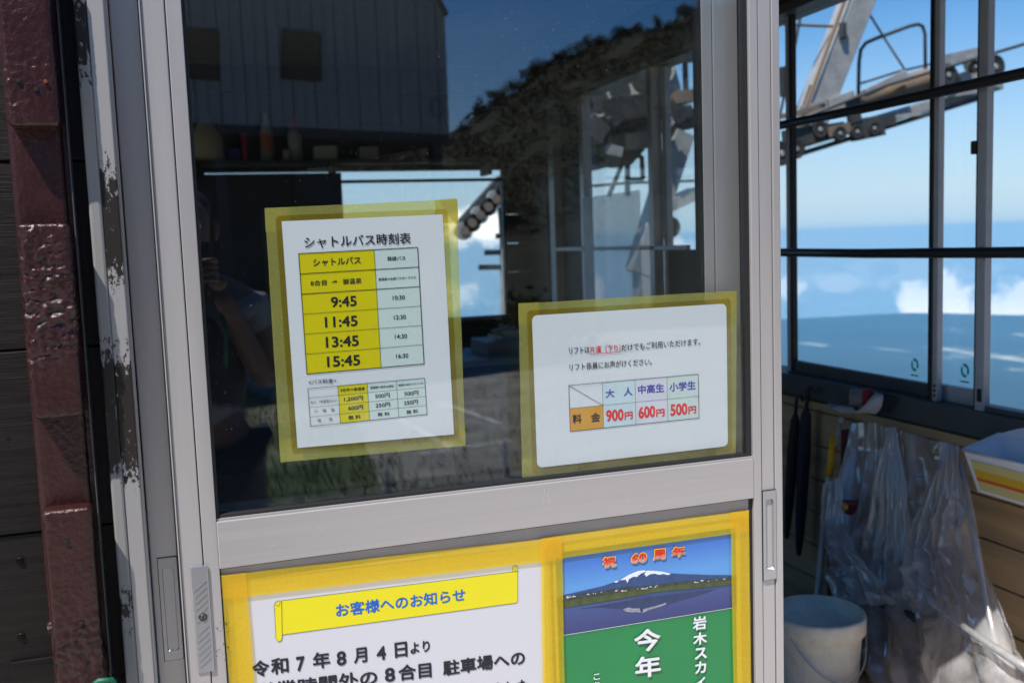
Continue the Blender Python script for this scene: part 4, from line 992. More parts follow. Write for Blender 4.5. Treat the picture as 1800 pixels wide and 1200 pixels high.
def drape(rows, name, m, lab, nu=64, nv=80, folds=7, amp=.02, seed=0, crumple=.012, smooth=True):
    # rows: (v, [points across]) control rows, each a list of Vectors; folds run down from the top edge
    V = []; F = []
    def cross(pts, u):
        k = u*(len(pts)-1); i = min(int(k), len(pts)-2); f = k-i; f = f*f*(3-2*f)*.3+f*.7; return pts[i]*(1-f)+pts[i+1]*f
    for j in range(nv+1):
        v = j/nv
        for k in range(len(rows)-1):
            if rows[k][0] <= v <= rows[k+1][0]+1e-9: break
        f = (v-rows[k][0])/(rows[k+1][0]-rows[k][0])
        for i in range(nu+1):
            u = i/nu; a_ = cross(rows[k][1], u); b_ = cross(rows[k+1][1], u); P = a_*(1-f)+b_*f
            fold = math.sin(u*folds*2*math.pi+seed+2.2*noise.noise(Vector((u*3, v*1.5, seed))))
            fold = math.copysign(abs(fold)**.6, fold)
            P = P+Vector((-1, -.25, 0))*(amp*fold*(.35+.65*v))
            q = Vector((u*3.2+seed, v*2.6, seed)); cr = 1.6*max(0, 1-abs(noise.noise(q*1.3))*3.2)**1.5+.7*max(0, 1-abs(noise.noise(q*2.9))*3.2)**2+noise.noise(q*.7)*2.0
            P += Vector((-1, -.3, .15))*cr*crumple*(.2+v)
            P.x = min(P.x, 1.985); V.append(P)
    for j in range(nv):
        for i in range(nu): F.append((j*(nu+1)+i, j*(nu+1)+i+1, (j+1)*(nu+1)+i+1, (j+1)*(nu+1)+i))
    return tag(MB().add(V, F).build(name, m, smooth=smooth), lab, 'plastic sheet')
S = side
drape([(0, [S(1497, 744, 1.93), S(1530, 742, 1.93), S(1572, 752, 1.93), S(1625, 768, 1.93), S(1678, 782, 1.93)]),
       (.10, [S(1490, 790, 1.91), S(1530, 788, 1.93), S(1575, 798, 1.93), S(1630, 806, 1.94), S(1690, 812, 1.92)]),
       (.45, [S(1455, 930, 1.80), S(1510, 940, 1.86), S(1580, 945, 1.88), S(1650, 950, 1.90), S(1715, 960, 1.86)]),
       (1, [S(1490, 1190, 1.70), S(1560, 1210, 1.66), S(1640, 1220, 1.66), S(1740, 1230, 1.64), S(1850, 1240, 1.62)])],
      'plastic_sheet', 'clear_plastic', 'broad clear plastic sheet hung along the plank wall', folds=5, amp=.018, seed=1)
drape([(0, [S(1562, 750, 1.90), S(1574, 750, 1.90)]), (.25, [S(1535, 840, 1.87), S(1592, 850, 1.87)]),
       (.6, [S(1515, 960, 1.84), S(1600, 960, 1.85)]), (1, [S(1495, 1045, 1.80), S(1602, 1062, 1.80)])],
      'plastic_sheet', 'milky_plastic', 'milky plastic film gathered to a point, hanging in front of the clear sheet', folds=5, amp=.010, seed=4, nu=44, nv=60, crumple=.006, smooth=True)
drape([(0, [S(1655, 775, 1.88), S(1690, 785, 1.88)]), (.15, [S(1655, 815, 1.87), S(1692, 822, 1.87)]),
       (.5, [S(1605, 950, 1.80), S(1650, 960, 1.84), S(1718, 960, 1.83)]), (1, [S(1600, 1060, 1.72), S(1680, 1110, 1.74), S(1790, 1230, 1.70)])],
      'plastic_sheet', 'clear_plastic', 'creased clear plastic swag bunched at its upper corner beside the white basket', folds=6, amp=.022, seed=9, crumple=.02)
drape([(0, [S(1450, 850, 1.78), S(1480, 838, 1.80)]), (.3, [S(1443, 920, 1.76), S(1490, 925, 1.78)]),
       (.6, [S(1468, 990, 1.74), S(1520, 985, 1.74)]), (1, [S(1500, 1060, 1.72), S(1570, 1062, 1.72)])],
      'plastic_sheet', 'clear_plastic', 'small clear plastic bag slumped beside the maroon bin', folds=3, amp=.015, seed=14, crumple=.014)
# thick folded hem falling to the lower right
hp = [S(1602, 1010, 1.72), S(1640, 1060, 1.70), S(1700, 1105, 1.68), S(1760, 1145, 1.66), S(1830, 1190, 1.64)]
hm_ = MB(); hm_.tube(hp, [.006, .009, .008, .010, .010], 7); hm_.tube([S(1690, 815, 1.86), S(1712, 930, 1.82), S(1730, 1040, 1.76), S(1755, 1150, 1.72), S(1780, 1230, 1.7)], [.008, .010, .007, .008, .008], 7)
tag(hm_.build('plastic_hem', 'milky_plastic', smooth=True), 'rolled hems of clear plastic crossing at the lower right', 'plastic hem')
# bottles and small clutter at the foot
glassmat('pet', tint=(.93, .95, .96, 1), f0=.08, rough=.05)
mat('cap_blue', (.01, .25, .42, 1), rough=.4); mat('cap_white', (.7, .7, .7, 1), rough=.4); mat('cap_green', (.08, .25, .03, 1), rough=.4)
def bottle(c_, ax, L_, r_, cap, lab):
    b_ = thing('plastic_bottle', tuple(c_), lab, 'bottle', 'empty bottles at the foot of the plank wall')
    ax = Vector(ax).normalized(); M_ = ax.to_track_quat('Z', 'Y').to_matrix()
    prof = [(0, 0), (r_*.8, .002), (r_, .01), (r_, L_*.25), (r_*.93, L_*.28), (r_, L_*.31), (r_, L_*.6), (r_*.75, L_*.75), (.012, L_*.88), (.012, L_*.93)]
    MB().lathe(tuple(c_), prof, 18, M=M_).build('bottle_body', 'pet', b_, smooth=True)
    MB().lathe(tuple(c_), [(.0, L_*.93), (.0145, L_*.93), (.0145, L_), (0, L_)], 14, M=M_).build('cap', cap, b_)
shelf_ = thing('low_bench', (1.62, 1.15, 0), 'low wooden bench under the plastic sheets and bottles', 'bench')
MB().box(1.46, 1.80, .55, 1.62, .17, .195).build('bench_top', 'wood', shelf_, bevel=.003)
for (x, y) in ((1.49, .60), (1.77, .60), (1.49, 1.57), (1.77, 1.57)): MB().box(x-.02, x+.02, y-.02, y+.02, 0, .17).build('leg', 'wood', shelf_)
bottle((1.56, 1.36, .23), (.15, -1, .05), .23, .032, 'cap_white', 'clear bottle lying on the low bench, white cap towards the doorway')
bottle((1.66, 1.47, .226), (-1, .35, 0), .19, .030, 'cap_blue', 'clear bottle with blue cap lying near the bucket')
bottle((1.60, 1.15, .196), (.05, .0, 1), .17, .030, 'cap_green', 'small upright bottle with green cap on the low bench')
# clip of orange metal on the plastic
mat('brass', (.45, .28, .06, 1), rough=.35, metal=.6)
for (px, py, X, lab) in ((1485, 890, 1.76, 'small brass clip on the plastic by the maroon bin'), (1562, 1050, 1.78, 'small brass clip at the lower edge of the milky film')):
    c_ = S(px, py, X); tag(MB().lathe(tuple(c_), [(0, -.006), (.010, -.004), (.013, 0), (.009, .005), (0, .007)], 12, axis='x').build('brass_clip', 'brass', smooth=True), lab, 'clip')

# basket on the wall
mat('white_plastic', (.82, .79, .82, 1), rough=.35); mat('label_yellow', (.70, .42, .03, 1), rough=.5); mat('label_pale', (.68, .55, .22, 1), rough=.5); mat('label_red', (.70, .10, .01, 1), rough=.5)
bs = thing('basket', (1.93, .60, .70), 'white plastic wall basket with yellow and orange label beside the plastic sheets', 'basket')
XT0, XB0 = 1.90, 1.93
a0 = S(1703, 789, 1.87); a1 = S(1812, 836, 1.87)     # rim near edge, left and right in the picture
b0 = S(1728, 862, 1.89); b1 = S(1812, 886, 1.89)
yA, yB = a0.y, a0.y-.34; zr = a0.z; zb_ = b0.z; yC = b0.y
frm = [(1.87, yA, zr), (1.87, yB, zr), (1.89, yB+.03, zb_), (1.89, yC, zb_)]
bck = [(1.985, yA, zr+.03), (1.985, yB, zr+.03), (1.975, yB+.03, zb_), (1.975, yC, zb_)]
bb = MB(); k0 = 0
V = frm+bck
th = .003
def panelq(a_, b_, c_, d_, nrm): bb.hexa([Vector(V[i]) for i in (a_, b_, c_, d_)], [Vector(V[i])+Vector(nrm)*th for i in (a_, b_, c_, d_)])
panelq(0, 1, 2, 3, (1, 0, 0)); panelq(4, 5, 6, 7, (-1, 0, 0)); panelq(0, 4, 7, 3, (0, -1, 0)); panelq(1, 5, 6, 2, (0, 1, 0)); panelq(3, 2, 6, 7, (0, 0, 1))
bb.build('basket_body', 'white_plastic', bs)
rm = MB().tube([V[0], V[1], V[5], V[4], V[0]], .0045, 8); rm.build('rim', 'white_plastic', bs, smooth=True)
arc = [(1.985, yA-(yA-yB)*k/10, zr+.03+.045*math.sin(math.pi*k/10)) for k in range(11)]
MB().prism(arc, (-.003, 0, 0)).build('back_rise', 'white_plastic', bs)
def lab_q(v0, v1, m, name='label_band', u0=.05, u1=.97):
    f = [Vector(frm[0]), Vector(frm[1]), Vector(frm[2]), Vector(frm[3])]
    MB().poly([lerpq(f, u0, v0)+Vector((-.0015, 0, 0)), lerpq(f, u1, v0)+Vector((-.0015, 0, 0)), lerpq(f, u1, v1)+Vector((-.0015, 0, 0)), lerpq(f, u0, v1)+Vector((-.0015, 0, 0))]).build(name, m, bs)
lab_q(.20, .42, 'label_pale'); lab_q(.42, .62, 'label_yellow'); lab_q(.62, .70, 'label_red'); lab_q(.70, .93, 'label_pale')
for k in range(4):
    y_ = yA-.10-k*.030; MB().box(1.979, 1.9815, y_-.010, y_, zr+.004, zr+.014).build('slot', 'gasket', bs)

bs.location.x -= .018
# towel over the sill
mat('towel_grey', (.26, .24, .25, 1), rough=.95, bump=.5, bscale=180); mat('towel_red', (.22, .02, .03, 1), rough=.95); mat('towel_white', (.50, .48, .52, 1), rough=.95, bump=.5, bscale=160)
tw = thing('towel', tuple(S(1520, 700, 1.97)), 'crumpled grey and white towel with a red stripe on the window ledge', 'towel')
def clothpx(pts, m, name, X=1.965, amp=.006, sd=0):
    cx = [S(x, y, X) for x, y in pts]; c_ = sum(cx, Vector())/len(cx); mb = MB(); V_ = [c_+Vector((-.028, 0, .004))]; n = len(cx)
    R1 = []
    for k in range(n*3):
        a_ = cx[k//3]; b_ = cx[(k//3+1) % n]; R1.append(a_.lerp(b_, (k % 3)/3))
    m_ = len(R1)
    for f, o_ in ((.35, -.026), (.7, -.018), (1.0, 0)):
        for k, p in enumerate(R1):
            q = c_.lerp(p, f); V_.append(q+Vector((o_+amp*noise.noise(Vector((k*.7, f*3, sd)))*1.5, amp*noise.noise(Vector((k*.9, f*3, sd+5))), amp*noise.noise(Vector((k*.8, f*3, sd+9))))))
    F_ = [(0, 1+k, 1+(k+1) % m_) for k in range(m_)]
    for L_ in range(2):
        for k in range(m_): F_.append((1+L_*m_+k, 1+(L_+1)*m_+k, 1+(L_+1)*m_+(k+1) % m_, 1+L_*m_+(k+1) % m_))
    mb.add(V_, F_); return mb.build(name, m, tw, smooth=True)
clothpx([(1494, 684), (1525, 682), (1545, 690), (1547, 712), (1515, 716), (1493, 712)], 'towel_grey', 'towel_body')
clothpx([(1540, 690), (1553, 694), (1552, 712), (1540, 727), (1505, 726), (1528, 715), (1541, 706)], 'towel_white', 'towel_fold', X=1.945, sd=3)
clothpx([(1456, 708), (1470, 711), (1500, 716), (1508, 724), (1488, 727), (1462, 716)], 'towel_white', 'towel_fold', X=1.95, sd=6)
P_ = [S(1517, 684, 1.925), S(1526, 685, 1.925), S(1523, 715, 1.925), S(1514, 715, 1.925)]
MB().hexa(P_, [p+Vector((.02, 0, 0)) for p in P_]).build('stripe', 'towel_red', tw)

# shelf over the rear window and what stands on it
sh = thing('wall_shelf', (.8, RY-.1, 1.87), 'dark shelf along the rear wall holding bottles and boxes', 'shelf')
MB().box(-.2, 1.75, RY-.20, RY-.0, 1.868, 1.888).build('shelf_board', 'wood_dark', sh)
for x in (-.1, .8, 1.7): MB().box(x-.01, x+.01, RY-.18, RY, 1.80, 1.868).build('bracket', 'wood_dark', sh)
mat('kettle', (.42, .36, .20, 1), rough=.5); mat('blue_box', (.02, .03, .25, 1), rough=.5); mat('red_lid', (.35, .01, .04, 1), rough=.4); mat('orange_bottle', (.38, .11, .03, 1), rough=.4)
mat('pale_bottle', (.32, .30, .28, 1), rough=.4); mat('white_box', (.45, .43, .36, 1), rough=.6)
YS = RY-.10
def xs(px): return at(px, 250, YS).x
zs = 1.889
x = xs(362); kt = thing('kettle', (x, YS, zs), 'cream kettle with black handle at the left end of the shelf', 'kettle')
MB().lathe((x, YS, zs), [(.07, 0), (.085, .02), (.085, .12), (.05, .19), (.02, .21), (0, .215)], 20).build('kettle_body', 'kettle', kt, smooth=True)
MB().tube([(x+.05, YS, zs+.15), (x+.06, YS, zs+.22), (x, YS, zs+.26), (x-.06, YS, zs+.22), (x-.05, YS, zs+.15)], .012, 8).build('handle', 'black_rubber', kt, smooth=True)
tag(MB().box(xs(400), xs(420), YS-.03, YS+.03, zs, zs+.07).build('blue_packet', 'blue_box', bevel=.003), 'small blue packet on the shelf right of the kettle', 'packet')
tag(MB().box(xs(424), xs(433), YS-.02, YS+.04, zs, zs+.15).build('red_packet', 'red_lid', bevel=.003), 'slim red packet standing between blue packet and orange bottle', 'packet')
x = xs(469); ob_ = thing('orange_bottle', (x, YS, zs), 'tall bottle with orange label on the shelf', 'bottle')
MB().lathe((x, YS, zs), [(.035, 0), (.036, .15), (.02, .20), (.012, .24), (.012, .26), (0, .26)], 16).build('bottle_body', 'pale_bottle', ob_, smooth=True)
MB().lathe((x, YS, zs), [(.037, .05), (.0375, .052), (.0375, .145), (.037, .147)], 16).build('label_sleeve', 'orange_bottle', ob_, smooth=True)
x = xs(518); rb_ = thing('spray_bottle', (x, YS, zs), 'pale bottle with a dark red cap on the shelf', 'bottle')
MB().lathe((x, YS, zs), [(.036, 0), (.038, .14), (.026, .17), (0, .17)], 16).build('bottle_body', 'pale_bottle', rb_, smooth=True)
MB().lathe((x, YS, zs), [(.030, .171), (.028, .19), (.018, .23), (0, .235)], 12).build('cap', 'red_lid', rb_, smooth=True)
tag(MB().box(xs(550), xs(590), YS-.04, YS+.04, zs, zs+.08).build('white_carton', 'white_box', bevel=.004), 'small white carton in the middle of the shelf', 'carton')
tag(MB().box(xs(629), xs(662), YS-.04, YS+.04, zs, zs+.075).build('grey_carton', 'pale_bottle', bevel=.004), 'low grey carton towards the right of the shelf', 'carton')
tag(MB().lathe((xs(502), YS-.02, zs), [(.02, 0), (.021, .05), (.018, .06), (0, .06)], 14).build('small_jar', 'white_box', smooth=True), 'tiny pale jar standing next to the red capped bottle', 'jar')
# desk and box by the rear window
dk = thing('desk', (1.45, 3.6, 0), 'grey steel desk below the rear window', 'desk')
mat('desk_grey', (.20, .21, .22, 1), rough=.5)
MB().box(1.15, 1.95, 3.3, 3.9, .80, .83).build('desk_top', 'desk_grey', dk, bevel=.003)
MB().box(1.20, 1.60, 3.33, 3.87, .10, .80).build('drawer_unit', 'dark_board', dk)
for x in (1.17, 1.91): MB().box(x-.015, x+.015, 3.33, 3.36, 0, .80).build('leg', 'dark_board', dk)
bx_ = thing('tool_tray', (1.62, 3.6, .83), 'grey tray heaped with small tools on the desk', 'tray')
MB().box(1.42, 1.80, 3.45, 3.75, .831, .90).build('tray', 'desk_grey', bx_, bevel=.004)
tl_ = MB()
for k in range(16):
    x = random.uniform(1.46, 1.76); y = random.uniform(3.48, 3.7); tl_.bar((x-.03, y, .91+random.uniform(0, .03)), (x+random.uniform(.02, .06), y+random.uniform(-.04, .04), .915+random.uniform(0, .04)), .018, .014)
tl_.build('tools', 'white_box', bx_)

# ================================================================== LIFT MACHINERY OUTSIDE
mat('galv', (.36, .365, .37, 1), rough=.5, metal=.25, var=.25, vscale=6); mat('galv_dark', (.045, .047, .05, 1), rough=.6, var=.3, vscale=5)
mat('rusty', (.17, .115, .085, 1), rough=.85, var=.5, vscale=5, dark=(.12, .11, .10, 1)); mat('tyre', (.02, .02, .022, 1), rough=.7); mat('cable', (.05, .05, .055, 1), rough=.5)
mat('rust_edge', (.22, .15, .10, 1), rough=.8)
YL = 8.5
lt = thing('lift_tower', tuple(at(1400, 260, YL)), 'pale leaning box girder mast carrying a rusty rope wheel beam outside the wide window', 'lift tower')
A = lambda x, y, dY=0: at(x, y, YL+dY)
pa, pb = A(1372, 345), A(1558, -130)
MB().bar(A(1418, 228), pb, .30, .30, up=(0, 1, 0)).build('mast', 'galv', lt, bevel=.01)
MB().bar(A(1404, 225, -.16), A(1532, -130, -.16), .035, .03, up=(0, 1, 0)).build('mast_edge', 'rust_edge', lt)
MB().box(*sorted((A(1462, 60).x-.02, A(1462, 60).x+.05)), YL-.21, YL-.15, A(1462, 60).z-.09, A(1462, 60).z+.09).build('junction_box', 'galv_dark', lt, bevel=.01)
# beam
MB().bar(A(1350, 268), A(1755, 150), .16, .12).build('beam', 'galv', lt, bevel=.01)
MB().bar(A(1360, 285, -.1), A(1725, 172, -.1), .10, .05).build('beam', 'galv_dark', lt)
MB().tube([A(1515, 176), A(1560, 160), A(1625, 142), A(1650, 135)], [.10, .125, .14, .10], 14).build('damper', 'rusty', lt, smooth=True)
MB().bar(A(1640, 110), A(1742, 88), .06, .12).build('guide_plate', 'galv', lt)
MB().bar(A(1700, 100), A(1716, 150), .08, .12).build('guide_plate', 'galv', lt)
MB().bar(A(1520, 165, -.2), A(1592, 130, -.2), .05, .09).build('bracket_plate', 'galv', lt)
MB().bar(A(1495, 175, -.2), A(1503, 215, -.2), .06, .16).build('bracket_plate', 'galv_dark', lt)
for (x, y, r_) in ((1398, 262, .115), (1372, 270, .14), (1440, 228, .10), (1475, 235, .085), (1505, 232, .085), (1535, 226, .08), (1665, 132, .13), (1748, 118, .14), (1712, 118, .075)):
    c_ = A(x, y, -.22); wh = MB().lathe((c_.x, c_.y, c_.z), [(r_*.35, -.02), (r_*.9, -.03), (r_, -.025), (r_*.9, 0), (r_, .025), (r_*.9, .03), (r_*.35, .02)], 20, axis='y')
    wo = wh.build('sheave', 'tyre', lt); MB().lathe((c_.x, c_.y-.035, c_.z), [(r_*.22, 0), (r_*.25, .01), (r_*.25, .07)], 12, axis='y').build('hub', 'galv', wo)
for (x0, y0, x1, y1, wd, hh, m_) in ((1420, 236, 1480, 226, .10, .15, 'galv_dark'), (1500, 222, 1545, 215, .10, .15, 'galv_dark'), (1455, 188, 1500, 172, .08, .16, 'galv'), (1650, 168, 1715, 158, .10, .09, 'galv'),
                                     (1380, 245, 1450, 232, .12, .20, 'galv_dark'), (1430, 238, 1500, 222, .12, .12, 'rusty'), (1500, 232, 1548, 222, .14, .22, 'galv_dark'), (1548, 215, 1570, 210, .1, .12, 'galv_dark'), (1652, 150, 1680, 142, .12, .22, 'galv_dark'), (1684, 140, 1702, 134, .10, .14, 'galv'), (1375, 205, 1440, 190, .06, .06, 'rusty'), (1408, 190, 1448, 178, .05, .04, 'galv'), (1560, 208, 1615, 200, .06, .05, 'galv')):
    MB().bar(A(x0, y0, -.15), A(x1, y1, -.15), wd, hh).build('bracket_plate', m_, lt)
# safety hoop and stays
hoop = [A(1508, 205), A(1510, 110), A(1513, 88), A(1522, 76), A(1540, 68), A(1600, 46), A(1614, 43), A(1622, 47), A(1626, 60), A(1627, 150)]
MB().tube(hoop, .022, 8).build('safety_hoop', 'galv_dark', lt, smooth=True)
MB().tube([A(1510, 148), A(1580, 126), A(1640, 112)], .014, 6).build('hand_rail', 'galv_dark', lt)
MB().tube([A(1512, -10), A(1528, 25), A(1555, 68), A(1590, 122)], .014, 6).build('stay', 'rusty', lt)
MB().tube([A(1362, 42), A(1420, 45), A(1500, 48)], .018, 6).build('stay', 'rusty', lt)
MB().tube([A(1530, -60), A(1533, 10), A(1520, 28)], .02, 6).build('loop', 'galv_dark', lt)
MB().tube([A(1420, -40), A(1405, 40), A(1392, 110), A(1360, 250)], .018, 6).build('stay', 'galv_dark', lt)
MB().tube([A(1380, 215), A(1410, 195), A(1425, 150)], .02, 6).build('stay', 'galv_dark', lt)
MB().bar(A(1376, 118), A(1378, 170), .05, .10).build('bracket_plate', 'tyre', lt)
hr = tag(MB().tube([at(1340, 235, YL-.25), at(1560, 150, YL-.25), at(1740, 96, YL-.25), at(1800, 78, YL-.25), at(2200, -60, YL-.25)], .020, 8).build('haul_rope', 'cable', smooth=True), 'steel haul rope leaving the rusty wheel beam at the upper right', 'cable')
# tower foot down to the slope
MB().bar(A(1338, 262, .05), Vector((A(1338, 262).x-.3, YL+.2, -6)), .26, .26).build('mast', 'galv', lt)

# drive side seen through the door glass
YD = 6.2
D_ = lambda x, y, dY=0: at(x, y, YD+dY)
dr = thing('lift_drive', tuple(D_(1110, 250)), 'row of rope wheels with a dark drive housing outside the deeper window', 'lift drive')
MB().bar(D_(1000, 185), D_(1250, 65), .12, .16).build('beam', 'galv', dr)
MB().bar(D_(1005, 225, .2), D_(1140, 165, .2), .30, .55).build('housing', 'galv_dark', dr)
for (x, y, r_) in ((1022, 190, .13), (1048, 178, .13), (1086, 160, .13), (1124, 142, .13), (1158, 122, .13)):
    c_ = D_(x, y, -.12); so = MB().lathe((c_.x, c_.y, c_.z), [(r_*.4, -.03), (r_, -.035), (r_*.93, 0), (r_, .035), (r_*.4, .03)], 22, axis='y').build('sheave', 'white_box', dr)
    MB().lathe((c_.x, c_.y-.04, c_.z), [(0, 0), (r_*.72, .0), (r_*.72, .02)], 18, axis='y').build('hub', 'galv_dark', so)
q0, q1 = D_(1062, 205), D_(1135, 262)
MB().box(min(q0.x, q1.x), max(q0.x, q1.x), YD-.2, YD+.3, q1.z, q0.z).build('housing', 'tyre', dr, bevel=.02)
for (x0, y0, x1, y1, w_, m_) in ((1030, 215, 1060, 240, .12, 'galv_dark'), (1068, 196, 1132, 186, .14, 'tyre'), (1075, 215, 1090, 200, .07, 'galv'), (1098, 250, 1140, 246, .10, 'tyre'), (1140, 120, 1156, 190, .08, 'galv_dark'), (1172, 180, 1196, 215, .07, 'tyre'), (1160, 225, 1180, 210, .06, 'galv'), (1066, 262, 1092, 268, .06, 'galv')):
    MB().bar(D_(x0, y0, -.25), D_(x1, y1, -.25), w_, w_*1.3).build('bracket_plate', m_, dr)
MB().prism([D_(1090, 262), D_(1135, 262), D_(1110, 290), D_(1095, 290)], (0, .3, 0)).build('housing', 'galv_dark', dr)
for (x0, y0, x1, y1, w_, m_) in ((1020, 245, 1060, 250, .03, 'galv'), (1025, 265, 1095, 262, .07, 'rusty'), (1020, 282, 1062, 278, .10, 'galv_dark'), (1095, 285, 1070, 345, .03, 'galv_dark'),
                                 (1103, 285, 1103, 345, .035, 'galv_dark'), (1108, 275, 1128, 275, .03, 'galv_dark'), (1128, 275, 1130, 315, .03, 'galv_dark'), (1108, 315, 1130, 315, .03, 'galv_dark'), (1020, 300, 1065, 288, .06, 'galv')):
    MB().bar(D_(x0, y0), D_(x1, y1), w_, w_).build('bracket_plate', m_, dr)
MB().prism([D_(1160, 95), D_(1178, 90), D_(1200, 165), D_(1165, 170)], (0, .3, 0)).build('mast_plate', 'galv', dr)
MB().bar(D_(1160, 200), D_(1212, 196), .10, .10).build('bracket_plate', 'galv', dr)
MB().bar(D_(1155, 178), D_(1215, 170), .25, .10).build('platform', 'rusty', dr)
MB().bar(D_(1155, 215, .1), D_(1215, 210, .1), .3, .16).build('platform', 'galv_dark', dr)
MB().bar(D_(1180, 108), D_(1216, 107), .03, .03).build('hand_rail', 'galv_dark', dr)
MB().bar(D_(1204, 108), D_(1206, 170), .035, .035).build('hand_rail', 'galv_dark', dr)
MB().bar(D_(1198, 235), D_(1162, 345), .17, .17, up=(0, 1, 0)).build('strut', 'galv', dr)
MB().bar(D_(1162, 345), D_(1120, 480), .17, .17, up=(0, 1, 0)).build('strut', 'galv', dr)
MB().bar(D_(1150, 372), D_(1220, 340), .20, .10).build('platform', 'galv', dr)
for (x, y) in ((1175, 400), (1160, 385)):
    c_ = D_(x, y); MB().lathe((c_.x, c_.y, c_.z), [(.04, -.05), (.09, -.05), (.09, .05), (.04, .05)], 16, axis='y').build('sheave', 'rusty', dr)
MB().tube([D_(1005, 330), D_(1100, 322), D_(1220, 318)], .012, 6).build('hand_rail', 'galv_dark', dr)
MB().bar(D_(1135, 445), Vector((D_(1120, 480).x, YD+.1, -3)), .17, .17).build('strut', 'galv', dr)
# sheave train and empty chair hangers beyond the rear window
YR = 9.0
tr_ = thing('rope_wheel_train', tuple(at(850, 370, YR)), 'blurred train of rope wheels on a pole beyond the rear window', 'lift tower')
K_ = lambda x, y, d=0: at(x, y, YR+d)
MB().bar(K_(812, 400), K_(885, 318), .14, .16).build('beam', 'galv_dark', tr_)
for k in range(6):
    c_ = K_(815+k*14, 398-k*14+8, -.12); MB().lathe((c_.x, c_.y, c_.z), [(.04, -.03), (.10, -.03), (.085, 0), (.10, .03), (.04, .03)], 16, axis='y').build('sheave', 'tyre' if k % 2 else 'galv', tr_); MB().lathe((c_.x, c_.y-.04, c_.z), [(0, 0), (.05, 0), (.05, .03)], 12, axis='y').build('hub', 'rusty', tr_)
for k in range(5): MB().bar(K_(808+k*17, 412-k*19), K_(826+k*17, 402-k*19), .05, .10).build('side_plate', 'galv' if k % 2 else 'rusty', tr_)
for (x0, y, x1) in ((872, 415, 905), (852, 444, 888), (842, 470, 900)):
    MB().bar(K_(x0, y), K_(x1, y-1), .05, .06).build('foot_bar', 'galv_dark', tr_)
MB().tube([K_(878, 325), K_(884, 420), K_(887, 600), Vector((K_(887, 600).x, YR, -4))], .04, 8).build('pole', 'galv', tr_)

# ================================================================== WHAT THE GLASS MIRRORS: THE YARD IN FRONT OF THE DOOR
mat('siding', (.29, .27, .26, 1), rough=.7, var=.18, vscale=4, stretch=(6, 6, .3)); mat('shutter', (.07, .042, .02, 1), rough=.7, var=.2)
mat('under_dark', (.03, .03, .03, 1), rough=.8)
# raised hut with arched roof; its front runs from (-5.6,-6.0) to (2.78,-9)
cR = mir(at(791, 238, 12.2)); cL0 = mir(at(310, 212, 11.0))
dir_ = (Vector((cL0.x, cL0.y, 0))-Vector((cR.x, cR.y, 0))).normalized(); nrm = Vector((dir_.y, -dir_.x, 0))
if nrm.y < 0: nrm = -nrm                     # towards the door
zb0 = (cR.z+cL0.z)/2; W_ = 10.0
hut = thing('mountain_hut', (cR.x, cR.y, 0), 'grey sided hut with arched roof on posts, mirrored in the door glass', 'building')
zr_ = mir(at(790, 30, 12.2)).z
def roofz(s_):   # arch: steep at the right shoulder, flat in the middle
    t_ = min(1, s_/W_); return zr_ + 1.05*math.sin(math.acos(1-2*min(t_, 1-t_)*1.0) if 0 < t_ < 1 else 0)
O = Vector((cR.x, cR.y, 0))
nb = 64
for k in range(nb):
    s0 = W_*k/nb; s1 = W_*(k+1)/nb-.012; z0, z1 = roofz(s0), roofz(s1)
    p = lambda s_, z_, d=0: O+dir_*s_+Vector((0, 0, z_))+nrm*d
    inset = .0 if k % 2 else .012
    MB().hexa([p(s0, zb0, inset), p(s1, zb0, inset), p(s1, z1, inset), p(s0, z0, inset)], [p(s0, zb0, -.05), p(s1, zb0, -.05), p(s1, z1, -.05), p(s0, z0, -.05)]).build('siding_panel', 'siding', hut)
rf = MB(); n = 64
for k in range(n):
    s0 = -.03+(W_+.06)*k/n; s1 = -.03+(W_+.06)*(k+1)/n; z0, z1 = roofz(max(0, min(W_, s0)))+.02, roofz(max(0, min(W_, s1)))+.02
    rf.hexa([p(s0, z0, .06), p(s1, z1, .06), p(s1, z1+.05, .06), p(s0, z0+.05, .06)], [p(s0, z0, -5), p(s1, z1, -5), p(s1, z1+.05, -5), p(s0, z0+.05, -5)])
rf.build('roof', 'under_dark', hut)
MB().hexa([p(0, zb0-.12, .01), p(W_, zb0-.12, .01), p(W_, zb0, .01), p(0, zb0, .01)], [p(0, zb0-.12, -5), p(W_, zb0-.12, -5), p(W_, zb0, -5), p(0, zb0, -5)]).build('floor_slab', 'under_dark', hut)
MB().hexa([p(.0, zb0, -.05), p(.05, zb0, -.05), p(.05, zr_, -.05), p(.0, zr_, -.05)], [p(.0, zb0, -5), p(.05, zb0, -5), p(.05, zr_, -5), p(.0, zr_, -5)]).build('end_wall', 'siding', hut)
MB().hexa([p(W_-.05, zb0, -.05), p(W_, zb0, -.05), p(W_, zr_, -.05), p(W_-.05, zr_, -.05)], [p(W_-.05, zb0, -5), p(W_, zb0, -5), p(W_, zr_, -5), p(W_-.05, zr_, -5)]).build('end_wall', 'siding', hut)
MB().hexa([p(-4.5, -.2, -4.95), p(W_+3, -.2, -4.95), p(W_+3, zb0-.12, -4.95), p(-4.5, zb0-.12, -4.95)], [p(-4.5, -.2, -5.05), p(W_+3, -.2, -5.05), p(W_+3, zb0-.12, -5.05), p(-4.5, zb0-.12, -5.05)]).build('undercroft_shade', 'under_dark', hut)  # dark sheet added as the shade under the hut, hiding bright sky
